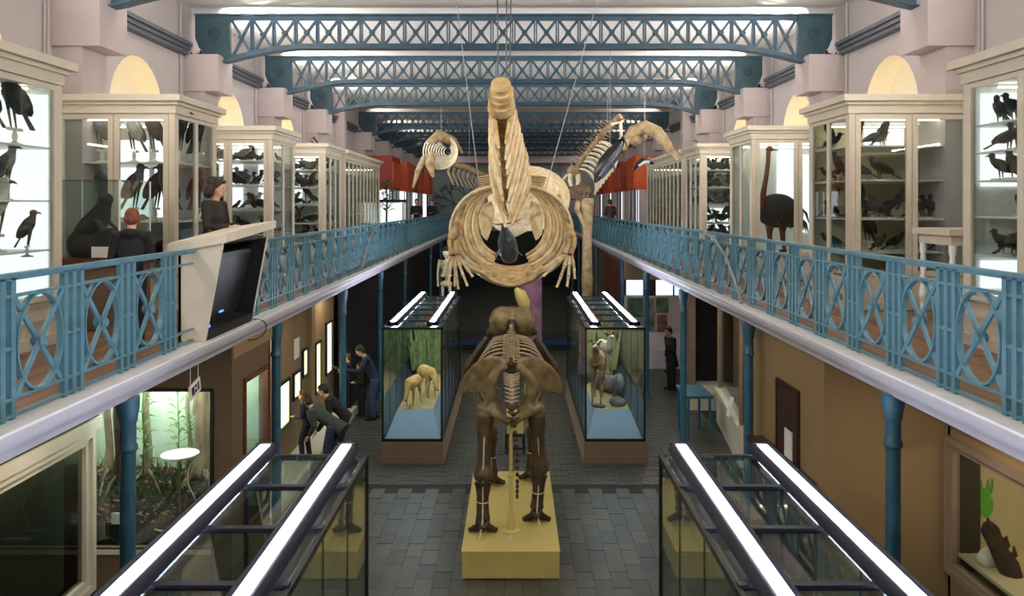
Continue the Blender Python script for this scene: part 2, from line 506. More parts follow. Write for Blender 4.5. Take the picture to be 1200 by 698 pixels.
for i in range(NP):
    xl, xr = xs[i] + .035, xs[i + 1] - .035
    d1 = MB().bar((xl, 0, 8.87), (xr, 0, zbot(xr)), .05, .055, (0, 1, 0)).mesh('diagonal', 'truss')
    d2 = MB().bar((xl, .02, zbot(xl)), (xr, .02, 8.87), .05, .055, (0, 1, 0)).mesh('diagonal', 'truss')
    xc = (xs[i] + xs[i + 1]) / 2; zc = (8.87 + zbot(xc)) / 2
    bo = MB().tube([(xc, -.06, zc), (xc, .06, zc)], .055, 8).mesh('boss', 'truss_dk')
    pieces += [('diagonal', d1), ('diagonal', d2), ('boss', bo)]
    if i: pieces.append(('upright', MB().box(xs[i] - .035, xs[i] - .008, -.035, .035, zbot(xs[i]) - .01, 8.88).box(xs[i] + .008, xs[i] + .035, -.035, .035, zbot(xs[i]) - .01, 8.88).mesh('upright', 'truss')))
lat = MB()
for n_, me in pieces:
    lat.add([v.co for v in me.vertices], [tuple(p.vertices) for p in me.polygons])
lat_me = lat.mesh('lattice', 'truss')
NTH = ['with its ends just above the first corbels', 'first whole one over the whale tail', 'second whole one', 'third whole one', 'fourth one, unlit', 'fifth one, unlit', 'sixth one, unlit', 'seventh one, unlit', 'last one before the end wall']
for k, T in enumerate(TR[1:]):
    t = thing('roof_truss', 'blue riveted iron lattice truss under the ceiling, ' + NTH[k], 'truss', (0, T, 0), 0, 'roof trusses')
    for n_ in ('top_chord', 'bottom_chord'): link(n_, tm[n_], t)
    link('rivets', tm['rivets'], t)['kind'] = 'stuff'
    for s in (-1, 1):
        e = link('end_plate', tm['end_plate%d' % s], t)
        link('emblem', tm['emblem%d' % s], e)
    if k in (1, 2, 3):
        for n_, me in pieces: link(n_, me, t)
    else:
        link('lattice', lat_me, t)['kind'] = 'stuff'
# corbel floodlights
fl_body = MB().box(-.13, .13, -.10, .10, .06, .20).box(-.02, .02, -.02, .02, 0, .06).mesh('housing', 'cream_lt')
fl_cap = MB().box(-.15, .15, -.12, -.10, .05, .22).mesh('barn_door', 'cream_lt')
fl_cab = MB().tube([(0.2, .1, .03), (.3, .15, .1), (.4, 0, .02), (.5, .1, .12)], .03, 6).mesh('cable_loop', 'black', True)
for s in (-1, 1):
    for k, T in enumerate([-1.95, 2.6] + TR):
        wv = FLOOD_W if T < 27 else FAR_FLOOD_W
        t = thing('floodlight', 'small cream floodlight on the %s corbel %s' % (SD[s], BAYN.get(T, 'over the first cabinets' if T < 8 else 'in the dark far bays')), 'floodlight', (s * 6.15, T + .26, 8.12), 0, 'corbel floodlights')
        link('housing', fl_body, t); link('barn_door', fl_cap, t); link('cable_loop', fl_cab, t, (0, -.3, 0), scale=(s, 1, 1))
        a = area('flood_lamp', (s * 6.02, T + .34, 8.34), (.24, .16), wv, (s * 3.9, T + 1.5, 9.3), (1, .955, .89), 2.7)
        a.parent = t; a.matrix_parent_inverse = ROOTINV[t.name]
# niche lamps
nl = MB().tube([(0, -.8, .06), (0, .8, .06)], .02, 6).mesh('tube', 'niche_tube')
nb_ = MB().box(-.05, .05, -.85, .85, 0, .04).mesh('batten', 'white')
for s in (-1, 1):
    for (a, c) in BAYS[2:]:
        t = thing('niche_lamp', 'fluorescent batten in the %s arched niche %s' % (SD[s], BAYN.get(a, 'above the first cabinets')), 'lamp', (s * (WX + .12), (a + c) / 2, 6.0), 0, 'niche lamps')
        link('batten', nb_, t); link('tube', nl, t)

# ------------------------------------------------------------------ gallery railings
PIT = .88
rp = {
    'baluster': MB().box(-.02, .02, -.026, .026, 3.60, 4.60).mesh('baluster', 'rail'),
    'tie': MB().box(-.016, .016, -.15, .15, 4.09, 4.115).mesh('tie', 'rail'),
    'rosette': MB().tube([(-.055, 0, 4.105), (-.035, 0, 4.105), (-.034, 0, 4.105), (.034, 0, 4.105), (.035, 0, 4.105), (.055, 0, 4.105)], [.03, .045, .028, .028, .045, .03], 10).mesh('rosette', 'rail', 40),
}
rb = MB(); n = 28
for i in range(n):
    a0, a1 = 2 * PI * i / n, 2 * PI * (i + 1) / n
    vs = []
    for a in (a0, a1):
        for (ry, rz) in ((.272, .342), (.29, .36)):
            for x in (-.024, .024):
                vs.append((x, ry * math.cos(a), 4.107 + rz * math.sin(a)))
    rb.add(vs, [(0, 1, 5, 4), (2, 6, 7, 3), (0, 4, 6, 2), (1, 3, 7, 5)])
rp['oval_ring'] = rb.mesh('oval_ring', 'rail', 40)
rp['cross_bar'] = MB().bar((0.008, -.29, 3.76), (0.008, .29, 4.455), .04, .022, (1, 0, 0)).mesh('cross_bar', 'rail')
for s in (-1, 1):
    sd = 'left' if s < 0 else 'right'
    t = thing('gallery_railing', 'light blue iron railing of ovals and crosses along the %s gallery' % ('kiosk-side' if s < 0 else 'ostrich-side'), 'railing', (s * 3.5, 0, 0))
    ys = 5.85 if s < 0 else 5.96
    for ra, rb_ in (((1.0, 8.64), (10.28, 54)) if s < 0 else ((1.0, 54),)):
        MB().box(-.035, .035, ra, rb_, 4.595, 4.625).box(-.02, .02, ra, rb_, 4.575, 4.595).obj('handrail', 'rail', t, off=False)
        for nm, z, h in (('upper_rail', 4.465, .022), ('lower_rail', 3.75, .022), ('foot_rail', 3.635, .02)):
            MB().box(-.018, .018, ra, rb_, z - h / 2, z + h / 2).obj(nm, 'rail', t, off=False)
    fm = MB()
    def addme(me, y, flip=False):
        fm.add([(v.co.x, (-v.co.y if flip else v.co.y) + y, v.co.z) for v in me.vertices], [tuple(p.vertices) for p in me.polygons])
    for k in range(-4, 55):
        y = ys + k * PIT
        bys = [y + PIT / 2 + d for d in (-.115, 0, .115)]
        if y < 26.5:
            gap = s < 0 and 8.40 < y < 10.4
            for by in bys:
                if not (s < 0 and 8.64 < by < 10.28): link('baluster', rp['baluster'], t, (0, by, 0))
            if gap: continue
            link('tie', rp['tie'], t, (0, y + PIT / 2, 0))
            link('oval_ring', rp['oval_ring'], t, (0, y, 0))
            link('cross_bar', rp['cross_bar'], t, (0, y, 0)); link('cross_bar', rp['cross_bar'], t, (0, y, 0), scale=(-1, -1, 1))
            link('rosette', rp['rosette'], t, (0, y, 0))
        else:
            for by in bys: addme(rp['baluster'], by)
            addme(rp['oval_ring'], y); addme(rp['cross_bar'], y); addme(rp['cross_bar'], y, True)
    o = fm.obj('far_ironwork', 'rail', t, off=False); o['kind'] = 'stuff'
    if s > 0:
        pts = [(-.04, 14.4, 4.6), (-.06, 13.6, 4.52), (-.07, 12.9, 4.3), (-.07, 12.4, 4.0), (-.06, 12.0, 3.62)]
        MB().tube(pts, .022, 8).obj('curved_stay', 'steel', t, True, off=False)
    else:
        pts = [(.04, 20.4, 4.6), (.06, 19.6, 4.52), (.07, 18.9, 4.3), (.07, 18.4, 4.0), (.06, 18.0, 3.62)]
        MB().tube(pts, .022, 8).obj('curved_stay', 'steel', t, True, off=False)

# ------------------------------------------------------------------ ground floor side rooms
def window_frame(mb, axis, c, a0, a1, z0, z1, w_, t0, t1):
    """rectangular frame in plane axis=c; a along the other axis"""
    for (p0, p1, q0, q1) in ((a0, a1, z0, z0 + w_), (a0, a1, z1 - w_, z1), (a0, a0 + w_, z0 + w_, z1 - w_), (a1 - w_, a1, z0 + w_, z1 - w_)):
        if axis == 'x': mb.box(c + t0, c + t1, p0, p1, q0, q1)
        else: mb.box(p0, p1, c + t0, c + t1, q0, q1)
    return mb

# right: ochre block (flush with the columns), then framed show window nearer
struct('wall_partition_right', MB().box(3.72, 5.2, 9.5, 12.7, 0, 3.36), 'ochre', 'plain ochre partition block under the right gallery')
struct('trim_picture_right', MB().box(3.70, 3.72, 9.48, 12.7, 3.24, 3.36).box(3.72, 5.2, 9.48, 9.5, 3.24, 3.36), 'ochre')
t = thing('service_door', 'dark brown narrow door with a pinned white notice in ochre wall', 'door', (3.72, 10.75, 0))
MB().box(3.69, 3.72, 10.35, 11.12, 0, 2.62).obj('leaf', 'darkwood', t)
window_frame(MB(), 'x', 3.70, 10.30, 11.17, 0, 2.68, .05, -.02, .02).obj('door_frame', 'darkwood', t)
MB().box(3.675, 3.69, 10.5, 10.78, 1.70, 2.08).obj('notice', 'paper', t)
t = thing('wooden_screen', 'dark brown low wooden counter front along the ochre wall', 'counter', (3.5, 10.8, 0))
MB().box(3.46, 3.66, 9.7, 11.62, 0, 1.66).obj('body', 'darkwood', t)
MB().box(3.42, 3.66, 9.66, 11.65, 1.66, 1.72).obj('top_board', 'darkwood', t)
# right near show window
t = thing('insect_showcase', 'wall showcase with moulded grey-brown frame, green beetle picture and a dead log', 'showcase', (5.2, 7, 0))
fr = window_frame(MB(), 'x', 5.2, 4.2, 9.45, .75, 2.36, .13, -.05, .05)
window_frame(fr, 'x', 5.2, 4.2, 9.45, .75, 2.36, .07, -.08, -.05)
fr.obj('frame', 'taupe', t)
MB().box(5.2, 5.21, 4.3, 9.35, .85, 2.26).obj('pane', 'glass', t)
MB().box(5.2, 5.6, 4.2, 9.45, 0, .75).obj('plinth', 'ochre', t)
MB().box(5.26, 6.55, 9.36, 9.44, .8, 2.36).obj('back_wall', 'beige_in', t)
MB().box(5.24, 5.47, 9.30, 9.36, .8, 2.36).obj('jamb', 'dark', t)
MB().box(6.5, 6.56, 4.2, 9.4, .8, 2.36).obj('side_wall', 'beige_in', t)
MB().box(5.22, 6.55, 4.2, 9.36, .98, 1.02).obj('sand_floor', 'beige_in', t)
MB().box(5.2, 6.6, 4.2, 9.45, 2.36, 3.36).obj('header', 'ochre', t)
M['green'] = mat('beetle_green', (84, 176, 44), 0.6, var=0.1, scale=20)
# beetle silhouette on the back wall
bx, bz = 5.55, 1.62
bt = MB()
body = [(0, -.20), (.06, -.18), (.095, -.11), (.10, -.03), (.085, .02), (.06, .05), (.065, .09), (.045, .13), (0, .14)]
bt.prism([(bx + x, bz + z) for x, z in body] + [(bx - x, bz + z) for x, z in reversed(body[1:-1])], 'y', 9.345, 9.358)
for s in (-1, 1):
    bt.prism([(bx + s * .02, bz + .12), (bx + s * .035, bz + .24), (bx + s * .05, bz + .24), (bx + s * .06, bz + .12)], 'y', 9.345, 9.358)
    bt.prism([(bx + s * .06, bz + .10), (bx + s * .085, bz + .19), (bx + s * .08, bz + .25), (bx + s * .095, bz + .25), (bx + s * .105, bz + .18), (bx + s * .08, bz + .07)], 'y', 9.345, 9.358)
bt.obj('beetle_picture', 'green', t)
M['log'] = mat('dead_log', (62, 44, 34), 0.85, var=0.4, scale=9, bump=0.6, col2=(28, 20, 16))
M['stone'] = mat('pale_stone', (220, 212, 196), 0.8, var=0.15, scale=10, bump=0.3)
pts = [P(1198, 705, 8.7), P(1190, 685, 8.75), P(1180, 660, 8.8), P(1168, 640, 8.85), P(1160, 620, 8.9), P(1158, 612, 8.9)]
lg = MB().tube(pts, [.115, .105, .115, .085, .10, .05], 12)
lg.tube([pts[3], pts[3] + Vector((-.08, -.03, .05)), pts[3] + Vector((-.10, -.05, .11))], [.06, .05, .03], 8)
lg.tube([pts[0], Vector((pts[0].x + .03, pts[0].y, 1.0))], [.115, .14], 12)
for k in range(26):
    q = pts[rnd.randrange(5)].lerp(pts[rnd.randrange(1, 5)], .3) + Vector((rnd.uniform(-.09, .09), rnd.uniform(-.09, .02), rnd.uniform(-.08, .08)))
    lg.tube([q, q + Vector((-.02, 0, .12))], [.03, .015], 6)
lo = tag(remesh(lg.obj('dead_log', 'log', None, True), .012, 1), 'dark charred log standing upright in the insect showcase', 'log')
sb = MB()
for i in range(5): sb.ell(P(1157, 662, 9.0) + Vector((rnd.uniform(-.06, .06), rnd.uniform(-.05, .05), rnd.uniform(-.08, .08))), (rnd.uniform(.06, .1),) * 3, 8, 6)
sb.ell((P(1157, 662, 9.0).x, 9.0, 1.1), (.1, .1, .12), 8, 6)
so = tag(remesh(sb.obj('pale_rock', 'stone', None, True), .025, 2), 'lumpy white rock beside the charred log in the showcase', 'rock')
t = thing('showcase_fill_lamp', 'unseen lamp tubes added to brighten the insect showcase', 'lamp', (5.9, 8.9, 2.3))
MB().tube([(5.4, 8.2, 2.28), (6.3, 8.2, 2.28)], .018, 6).tube([(5.4, 6.2, 2.28), (6.3, 6.2, 2.28)], .018, 6).obj('tube', 'show_fill', t)  # unseen tubes, added to brighten the showcase interior

# right: showcases further back
t = thing('tall_wall_showcase', 'tall showcase with pale frame and dark reflecting glass behind the ochre block', 'showcase', (4.7, 17, 0))
a, c = Vector((4.45, 15.4, 0)), Vector((4.86, 18.7, 0)); dv = (c - a).normalized()
def wall_strip(mb, a, c, z0, z1, th, inset=0):
    mb.bar(a + Vector((inset, 0, (z0 + z1) / 2)), c + Vector((inset, 0, (z0 + z1) / 2)), th, z1 - z0)
    return mb
wall_strip(MB(), a, c, 0, .75, .16).obj('plinth', 'cream_lt', t)
wall_strip(MB(), a, c, .75, .82, .24).obj('sill', 'cream_lt', t)
f2 = MB(); wall_strip(f2, a, a + dv * .13, .82, 3.1, .12); wall_strip(f2, c - dv * .13, c, .82, 3.1, .12); wall_strip(f2, a, c, 2.98, 3.12, .14)
f2.obj('frame', 'taupe', t)
MB().bar((4.32, 16.0, .84), (4.42, 16.05, 1.22), .26, .012, (1, 0, 0)).obj('leaning_card', 'paper', t)
wall_strip(MB(), a, c, .82, 2.98, .02).obj('pane', 'glass', t)
wall_strip(MB(), a, c, .75, 3.1, .03, .7).obj('backing', 'dark', t)
MB().box(4.45, 5.2, 15.3, 15.36, 0, 3.36).obj('end_panel', 'dark', t)
t = thing('dark_recess', 'black recess on a pale moulded plinth facing down the hall', 'showcase', (4.75, 19.8, 0))
MB().box(4.36, 5.19, 19.7, 20.4, 0, .36).box(4.33, 5.19, 19.67, 20.4, .36, .44).box(4.36, 5.19, 19.72, 20.4, .44, .60).obj('plinth', 'cream_lt', t)
MB().box(4.40, 5.19, 20.3, 20.4, .6, 3.2).obj('back', 'dark', t)
MB().box(4.36, 4.52, 19.72, 20.4, .6, 3.3).obj('pilaster', 'taupe', t)
MB().box(4.36, 5.19, 19.72, 20.4, 2.95, 3.3).obj('header', 'cream_lt', t)
b = MB().box(4.38, 5.0, 20.5, 24.5, 0, 3.3)
struct('wall_partition_right_far', MB().box(5.2, 5.35, 12.7, 24.6, 0, 3.36), 'brown')
# poster wall
M['post1'] = mat('poster_green', (84, 120, 96), .6, var=.5, scale=5, col2=(34, 50, 44))
M['post2'] = mat('poster_brown', (150, 100, 74), .6, var=.5, scale=6, col2=(60, 40, 34))
M['post3'] = mat('poster_grey', (150, 156, 146), .6, var=.5, scale=4, col2=(56, 66, 64))
M['sky_win'] = emit('daylight_window', (190, 212, 255), 2.2)
t = thing('poster_wall', 'pale partition wall with pinned posters and a bright strip of windows', 'partition', (4.2, 24.7, 0))
MB().box(3.45, 5.3, 24.65, 24.8, 0, 1.15).obj('dado', 'fascia', t)
MB().box(3.45, 5.3, 24.65, 24.8, 1.15, 2.28).obj('board', 'wall', t)
MB().box(3.45, 5.3, 24.65, 24.8, 2.78, 3.36).obj('header', 'soffit', t)
for xa, xb in ((3.5, 4.02), (4.42, 4.95), (5.0, 5.28)):
    MB().box(xa, xb, 24.70, 24.72, 2.30, 2.76).obj('window_pane', 'sky_win', t)
for xa, xb in ((3.45, 3.5), (4.02, 4.42), (4.95, 5.0)):
    MB().box(xa, xb, 24.66, 24.78, 2.28, 2.78).obj('mullion', 'batten', t)
for (xa, xb, za, zb, k) in ((3.52, 4.02, 1.62, 2.22, 'post1'), (3.52, 4.02, 1.2, 1.58, 'post3'), (4.08, 4.38, 1.2, 2.2, 'post3'), (4.42, 4.8, 1.75, 2.22, 'post1'), (4.45, 4.76, 1.18, 1.7, 'post2')):
    MB().box(xa, xb, 24.62, 24.65, za, zb).obj('poster', k, t)
struct('wall_panelled_right', MB().box(3.75, 3.9, 25, 40, 0, 3.36), 'brown')
pn = MB().box(-.02, .02, -.42, .42, .2, 3.1).mesh('panel', 'redwood')
for k in range(8): link('panel', pn, bpy.data.objects['wall_panelled_right'], (3.74, 25.6 + k * .95, 0))
struct('wall_dark_right', MB().box(3.9, 4.1, 40, 54, 0, 3.36), 'dark')  # dark sheet put in for the shade under this gallery
struct('wall_dark_end', MB().box(-4.2, 4.2, 53.6, 53.9, 0, 3.36), 'dark')  # dark sheet for the shade closing off the far aisle
struct('wall_dark_left', MB().box(-4.3, -4.1, 19.4, 54, 0, 3.36), 'dark')  # dark sheet standing in for shade past the viewing windows
t = thing('blue_table', 'small blue display table beside the gallery column', 'table', (4.1, 17.6, 0))
MB().box(3.72, 4.30, 17.1, 18.2, .92, .98).obj('table_top', 'column', t)
for x in (3.78, 4.24):
    for y in (17.16, 18.14): MB().box(x - .025, x + .025, y - .025, y + .025, 0, .92).obj('leg', 'column', t)

# left: diorama room, side window, wall with peep windows
struct('wall_partition_left', MB().box(-5.2, -3.48, 9.8, 9.9, 2.82, 3.36).box(-5.2, -3.48, 9.8, 9.9, 0, .86).box(-3.72, -3.48, 9.8, 9.9, .86, 2.82)
       .box(-3.58, -3.48, 9.9, 10.25, 0, 3.36).box(-3.58, -3.48, 11.15, 11.34, 0, 3.36).box(-3.58, -3.48, 10.25, 11.15, 0, .86).box(-3.58, -3.48, 10.25, 11.15, 2.84, 3.36)
       .box(-6.55, -3.48, 11.28, 11.34, 0, 3.36), 'brown', 'brown partition room enclosing the forest diorama')
struct('trim_picture_left', MB().box(-3.48, -3.45, 9.78, 11.34, 3.2, 3.36), 'ochre')
struct('wall_peep_left', MB().box(-4.5, -4.4, 11.36, 19.4, 0, 3.36), 'ochre', 'ochre wall pierced by small lit viewing windows')
wp = bpy.data.objects['wall_peep_left']
for y in (14.0, 16.9): MB().box(-4.4, -4.3, y, y + .28, .2, 3.36).obj('pilaster', 'ochre', wp)
MB().box(-4.4, -3.82, 12.2, 19.4, 0, .2).obj('step', 'cream_lt', wp)
M['peep'] = emit('peep_glow', (236, 240, 170), 2.6)
for i, (ya, yb, za, zb) in enumerate(((14.75, 15.5, .85, 1.75), (15.75, 16.3, 1.2, 1.75), (17.5, 18.0, .9, 2.05), (18.5, 19.1, 1.1, 2.35), (16.45, 16.85, 1.5, 2.1))):
    t = thing('viewing_window', 'small lit viewing window in the ochre wall, ' + ['lowest and widest', 'above a stooping visitor', 'tall, past the pilaster', 'tallest, at the dark end', 'beside the pinned notice'][i], 'window', (-4.4, (ya + yb) / 2, za), 0, 'viewing windows')
    window_frame(MB(), 'x', -4.4, ya, yb, za, zb, .05, 0, .05).obj('frame', 'batten', t)
    MB().box(-4.39, -4.38, ya + .05, yb - .05, za + .05, zb - .05).obj('lit_pane', 'peep', t)
tag(MB().box(-4.4, -4.385, 15.9, 16.25, 2.0, 2.4).obj('notice_sheet', 'paper'), 'white paper notice pinned on the ochre wall', 'notice')
# left near framed window
t = thing('dark_wall_showcase', 'large wall showcase with cream moulded frame and dark glass', 'showcase', (-5.2, 7, 0))
fr = window_frame(MB(), 'x', -5.2, 4.2, 9.72, .4, 2.36, .16, -.05, .05)
window_frame(fr, 'x', -5.2, 4.2, 9.72, .4, 2.36, .08, .05, .09)
fr.obj('frame', 'cream', t)
MB().box(-5.21, -5.2, 4.3, 9.6, .5, 2.26).obj('pane', 'glass_dk', t)
M['greygreen'] = mat('dull_grey_green', (132, 136, 120), .7, var=.1, scale=3)
MB().box(-5.55, -5.5, 4.2, 9.7, .4, 2.36).obj('backing', 'greygreen', t)
MB().box(-5.4, -5.2, 4.2, 9.75, 0, .4).obj('plinth', 'cream', t)
MB().tube([(-5.36, 4.5, 2.3), (-5.36, 9.4, 2.3)], .008, 6).obj('lamp_tube', 'niche_tube', t)  # unseen tube added to lift the dark backing
MB().box(-5.6, -5.12, 4.2, 9.8, 2.5, 3.36).obj('header', 'dark', t)
MB().box(-5.4, -5.08, 4.2, 9.8, 2.36, 2.5).obj('cornice', 'cream', t)
# ================================================================== BIRDS
FEATH = {
    'brown': ((96, 66, 44), (60, 40, 28)), 'dark': ((52, 42, 38), (28, 23, 22)), 'black': ((34, 32, 36), (16, 15, 18)),
    'grey': ((150, 146, 148), (100, 98, 102)), 'white': ((222, 218, 210), (176, 172, 168)), 'tan': ((150, 112, 74), (100, 70, 44)),
    'slate': ((84, 82, 88), (48, 47, 52)), 'rust': ((128, 66, 36), (80, 40, 24)),
}
for k, (a, c) in FEATH.items(): M['f_' + k] = mat('feather_' + k, a, .75, var=.2, scale=14, bump=.2, col2=c)
M['beak'] = mat('beak_horn', (60, 54, 46), .4)
M['perch'] = mat('perch_white', (226, 220, 208), .5, var=.04)
KIND = {  # tilt deg, body length, body radius, height of body centre, head r, neck, tail
    'raptor': (62, .36, .105, .36, .055, .05, .22), 'crow': (28, .34, .085, .22, .045, .05, .22), 'finch': (40, .17, .045, .12, .03, .02, .11),
    'duck': (8, .34, .10, .16, .05, .16, .08), 'heron': (50, .34, .085, .42, .04, .30, .12), 'gull': (15, .34, .08, .22, .05, .06, .14),
}
bird_cache = {}
def bird_parts(kind, col):
    key = (kind, col)
    if key in bird_cache: return bird_cache[key]
    tl, bl, br, h, hr, nk, ta = KIND[kind]
    a = math.radians(tl); ax = Vector((math.cos(a), 0, math.sin(a))); C = Vector((0, 0, h))
    up = Vector((-ax.z, 0, ax.x))
    b = MB()
    tb = C - ax * bl * .5; ch = C + ax * bl * .42
    hd = ch + ax * nk * .5 + Vector((nk * .25, 0, nk * .9 + hr * .6))
    if kind == 'heron':
        neck = bez(ch, ch + Vector((.16, 0, .05)), ch + Vector((-.06, 0, .16)), hd, 6)
    else:
        neck = bez(ch, ch + ax * nk * .6, hd - Vector((0, 0, nk * .4)), hd, 3)
    b.tube([tb, C - ax * bl * .3, C - ax * bl * .05, C + ax * bl * .2, ch] + neck[1:],
           [br * .3, br * .8, br, br * .95, br * .66] + [lerp(br * .55, hr * .75, i / len(neck)) for i in range(1, len(neck))], 12)
    b.ell(hd, (hr * 1.15, hr * .9, hr), 10, 8)
    body = b.mesh('body', 'f_' + col, True)
    wings = []
    Rm = Matrix((( ax.x, 0, up.x), (0, 1, 0), (ax.z, 0, up.z)))
    for s in (-1, 1):
        wb = MB().ell(C - ax * bl * .12 + Vector((0, s * br * .82, 0)) + up * br * .15, (bl * .55, br * .22, br * .72), 10, 6, Rm)
        wings.append(wb.mesh('wing', 'f_' + {'brown': 'dark', 'dark': 'black', 'white': 'grey', 'grey': 'slate', 'tan': 'brown', 'rust': 'brown'}.get(col, col), True))
    tl_ = MB().tube([tb + ax * .05, tb - ax * ta * .6, tb - ax * ta], [br * .35, br * .45, br * .5], 8, flat=.25, up=up).mesh('tail', 'f_' + {'white': 'grey', 'brown': 'dark'}.get(col, col), True)
    bk = MB().tube([hd + Vector((hr * .8, 0, 0)), hd + Vector((hr * 1.6, 0, -hr * .05)), hd + Vector((hr * (2.4 if kind != 'heron' else 4.5), 0, -hr * .45))], [hr * .42, hr * .3, hr * .06], 6).mesh('beak', 'beak', True)
    legs = [MB().tube([C - up * br * .6 + Vector((0, s * br * .45, 0)), Vector((.01, s * br * .4, .03))], [br * .22, br * .08], 6).mesh('leg', 'beak') for s in (-1, 1)]
    if kind == 'raptor':
        st = MB().lathe([(.10, -.16), (.10, -.145), (.05, -.13), (.018, -.11), (.03, -.06), (.016, 0)], n=10).tube([(0, -.12, .015), (0, .12, .015)], .018, 8)
    else:
        st = MB().box(-br * 1.5, br * 1.5, -br, br, 0, .025)
    bird_cache[key] = [('body', body), ('wing', wings[0]), ('wing', wings[1]), ('tail', tl_), ('beak', bk), ('leg', legs[0]), ('leg', legs[1]), ('perch', st.mesh('perch', 'perch', 40))]
    return bird_cache[key]
bird_joined = {}
def bird(kind, col, loc, rot, label, group, scale=1.0, parts=True):
    nm = {'raptor': 'raptor_mount', 'crow': 'crow_mount', 'finch': 'songbird_mount', 'duck': 'duck_mount', 'heron': 'heron_mount', 'gull': 'gull_mount'}[kind]
    ps = bird_parts(kind, col)
    z = .16 * scale if kind == 'raptor' else 0
    loc = (loc[0], loc[1], loc[2] + z)
    if parts:
        t = thing(nm, label, 'bird', loc, rot, group); t.scale = (scale,) * 3
        for n_, me in ps: link(n_, me, t)
        return t
    key = (kind, col)
    if key not in bird_joined:
        bm = bmesh.new(); me2 = bpy.data.meshes.new(nm); mats = []
        vs, fs, mi = [], [], []
        for n_, me in ps:
            o_ = len(vs); vs += [tuple(v.co) for v in me.vertices]
            if me.materials[0] not in mats: mats.append(me.materials[0])
            for p in me.polygons: fs.append(tuple(i + o_ for i in p.vertices)); mi.append(mats.index(me.materials[0]))
        bm.free()
        me2.from_pydata(vs, [], fs); me2.update()
        for m_ in mats: me2.materials.append(m_)
        me2.polygons.foreach_set('material_index', mi); me2.polygons.foreach_set('use_smooth', [True] * len(fs))
        bird_joined[key] = me2
    o = link(nm, bird_joined[key], None, loc, (0, 0, rot), scale)
    return tag(o, label, 'bird', group)

# ================================================================== GALLERY CABINETS
CT = 6.67
def cabinet(s, y0, y1, name_label, xin=4.85, tiers=(5.76, 4.87, 4.15), back='white', nside=2, front_doors=2, shelf_m='shelf', lit=(), lamp=True, wall=6.6):
    def X(a): return s * a
    t = thing('display_cabinet', name_label, 'cabinet', (s * (xin + wall) / 2, (y0 + y1) / 2, GZ))
    zb = GZ + .46
    MB().box(X(xin), X(wall), y0, y1, GZ, zb).box(X(xin - .03), X(wall), y0 - .03, y1 + .03, GZ, GZ + .12).obj('plinth', 'cream', t)
    MB().box(X(xin - .02), X(wall), y0 - .02, y1 + .02, CT - .26, CT - .14).box(X(xin - .06), X(wall), y0 - .06, y1 + .06, CT - .14, CT - .09).box(X(xin - .12), X(wall), y0 - .12, y1 + .12, CT - .09, CT).obj('cornice', 'cream', t)
    pw = .085; zt = CT - .26
    for (xa, ya) in ((xin, y0), (xin, y1 - pw), (wall - pw, y0), (wall - pw, y1 - pw)):
        MB().box(X(xa), X(xa + pw), ya, ya + pw, zb, zt).obj('corner_post', 'cream', t)
    # doors in the face across the gallery
    span = (wall - pw) - (xin + pw); dw = span / front_doors
    for k in range(front_doors):
        xa = xin + pw + k * dw; xb = xa + dw
        f = window_frame(MB(), 'y', y0, *sorted((X(xa + .006), X(xb - .006))), zb + .02, zt - .01, .075, .0, .045).obj('door', 'cream', t)
        MB().box(X(xa + .08), X(xb - .08), y0 + .018, y0 + .024, zb + .09, zt - .08).obj('pane', 'glass', f)
    # side toward the hall
    sw = (y1 - pw - y0 - pw) / nside
    for k in range(nside):
        ya = y0 + pw + k * sw; yb = ya + sw; ww = .05 if nside == 2 else .06
        f = window_frame(MB(), 'x', X(xin), ya, yb, zb + .02, zt - .01, ww, *sorted((0, X(.04)))).obj('side_frame', 'cream', t)
        MB().box(X(xin + .016), X(xin + .022), ya + ww, yb - ww, zb + .08, zt - .07).obj('pane', 'glass', f)
    MB().box(X(xin + pw), X(wall - pw), y1 - .05, y1 - .02, zb, zt).obj('back_panel', back, t)
    MB().box(X(wall - .03), X(wall), y0 + pw, y1 - pw, zb, zt).obj('wall_panel', 'white' if back == 'beige_in' else back, t)
    MB().box(X(xin + .02), X(wall - .03), y0 + .05, y1 - .05, zt - .03, zt).obj('top_board', 'cream_lt', t)
    for z in tiers:
        MB().box(X(xin + .06), X(wall - .06), y0 + .1, y1 - .08, z - .018, z).obj('shelf', shelf_m, t)
    if lamp:
        MB().tube([(X(xin + .2), y0 + .22, zt - .07), (X(wall - .2), y0 + .22, zt - .07)], .014, 6).obj('lamp_tube', 'tube_in', t)
        MB().tube([(X(xin + .2), y1 - .3, zt - .07), (X(wall - .2), y1 - .3, zt - .07)], .012, 6).obj('lamp_tube', 'tube_in', t)  # second tube, unseen, added to brighten the rear of the cabinet
    for (xa, xb, za, zb_) in lit:
        MB().box(X(xa), X(xb), y1 - .09, y1 - .06, za, zb_).obj('light_panel', 'panel_lit', t)
    return t

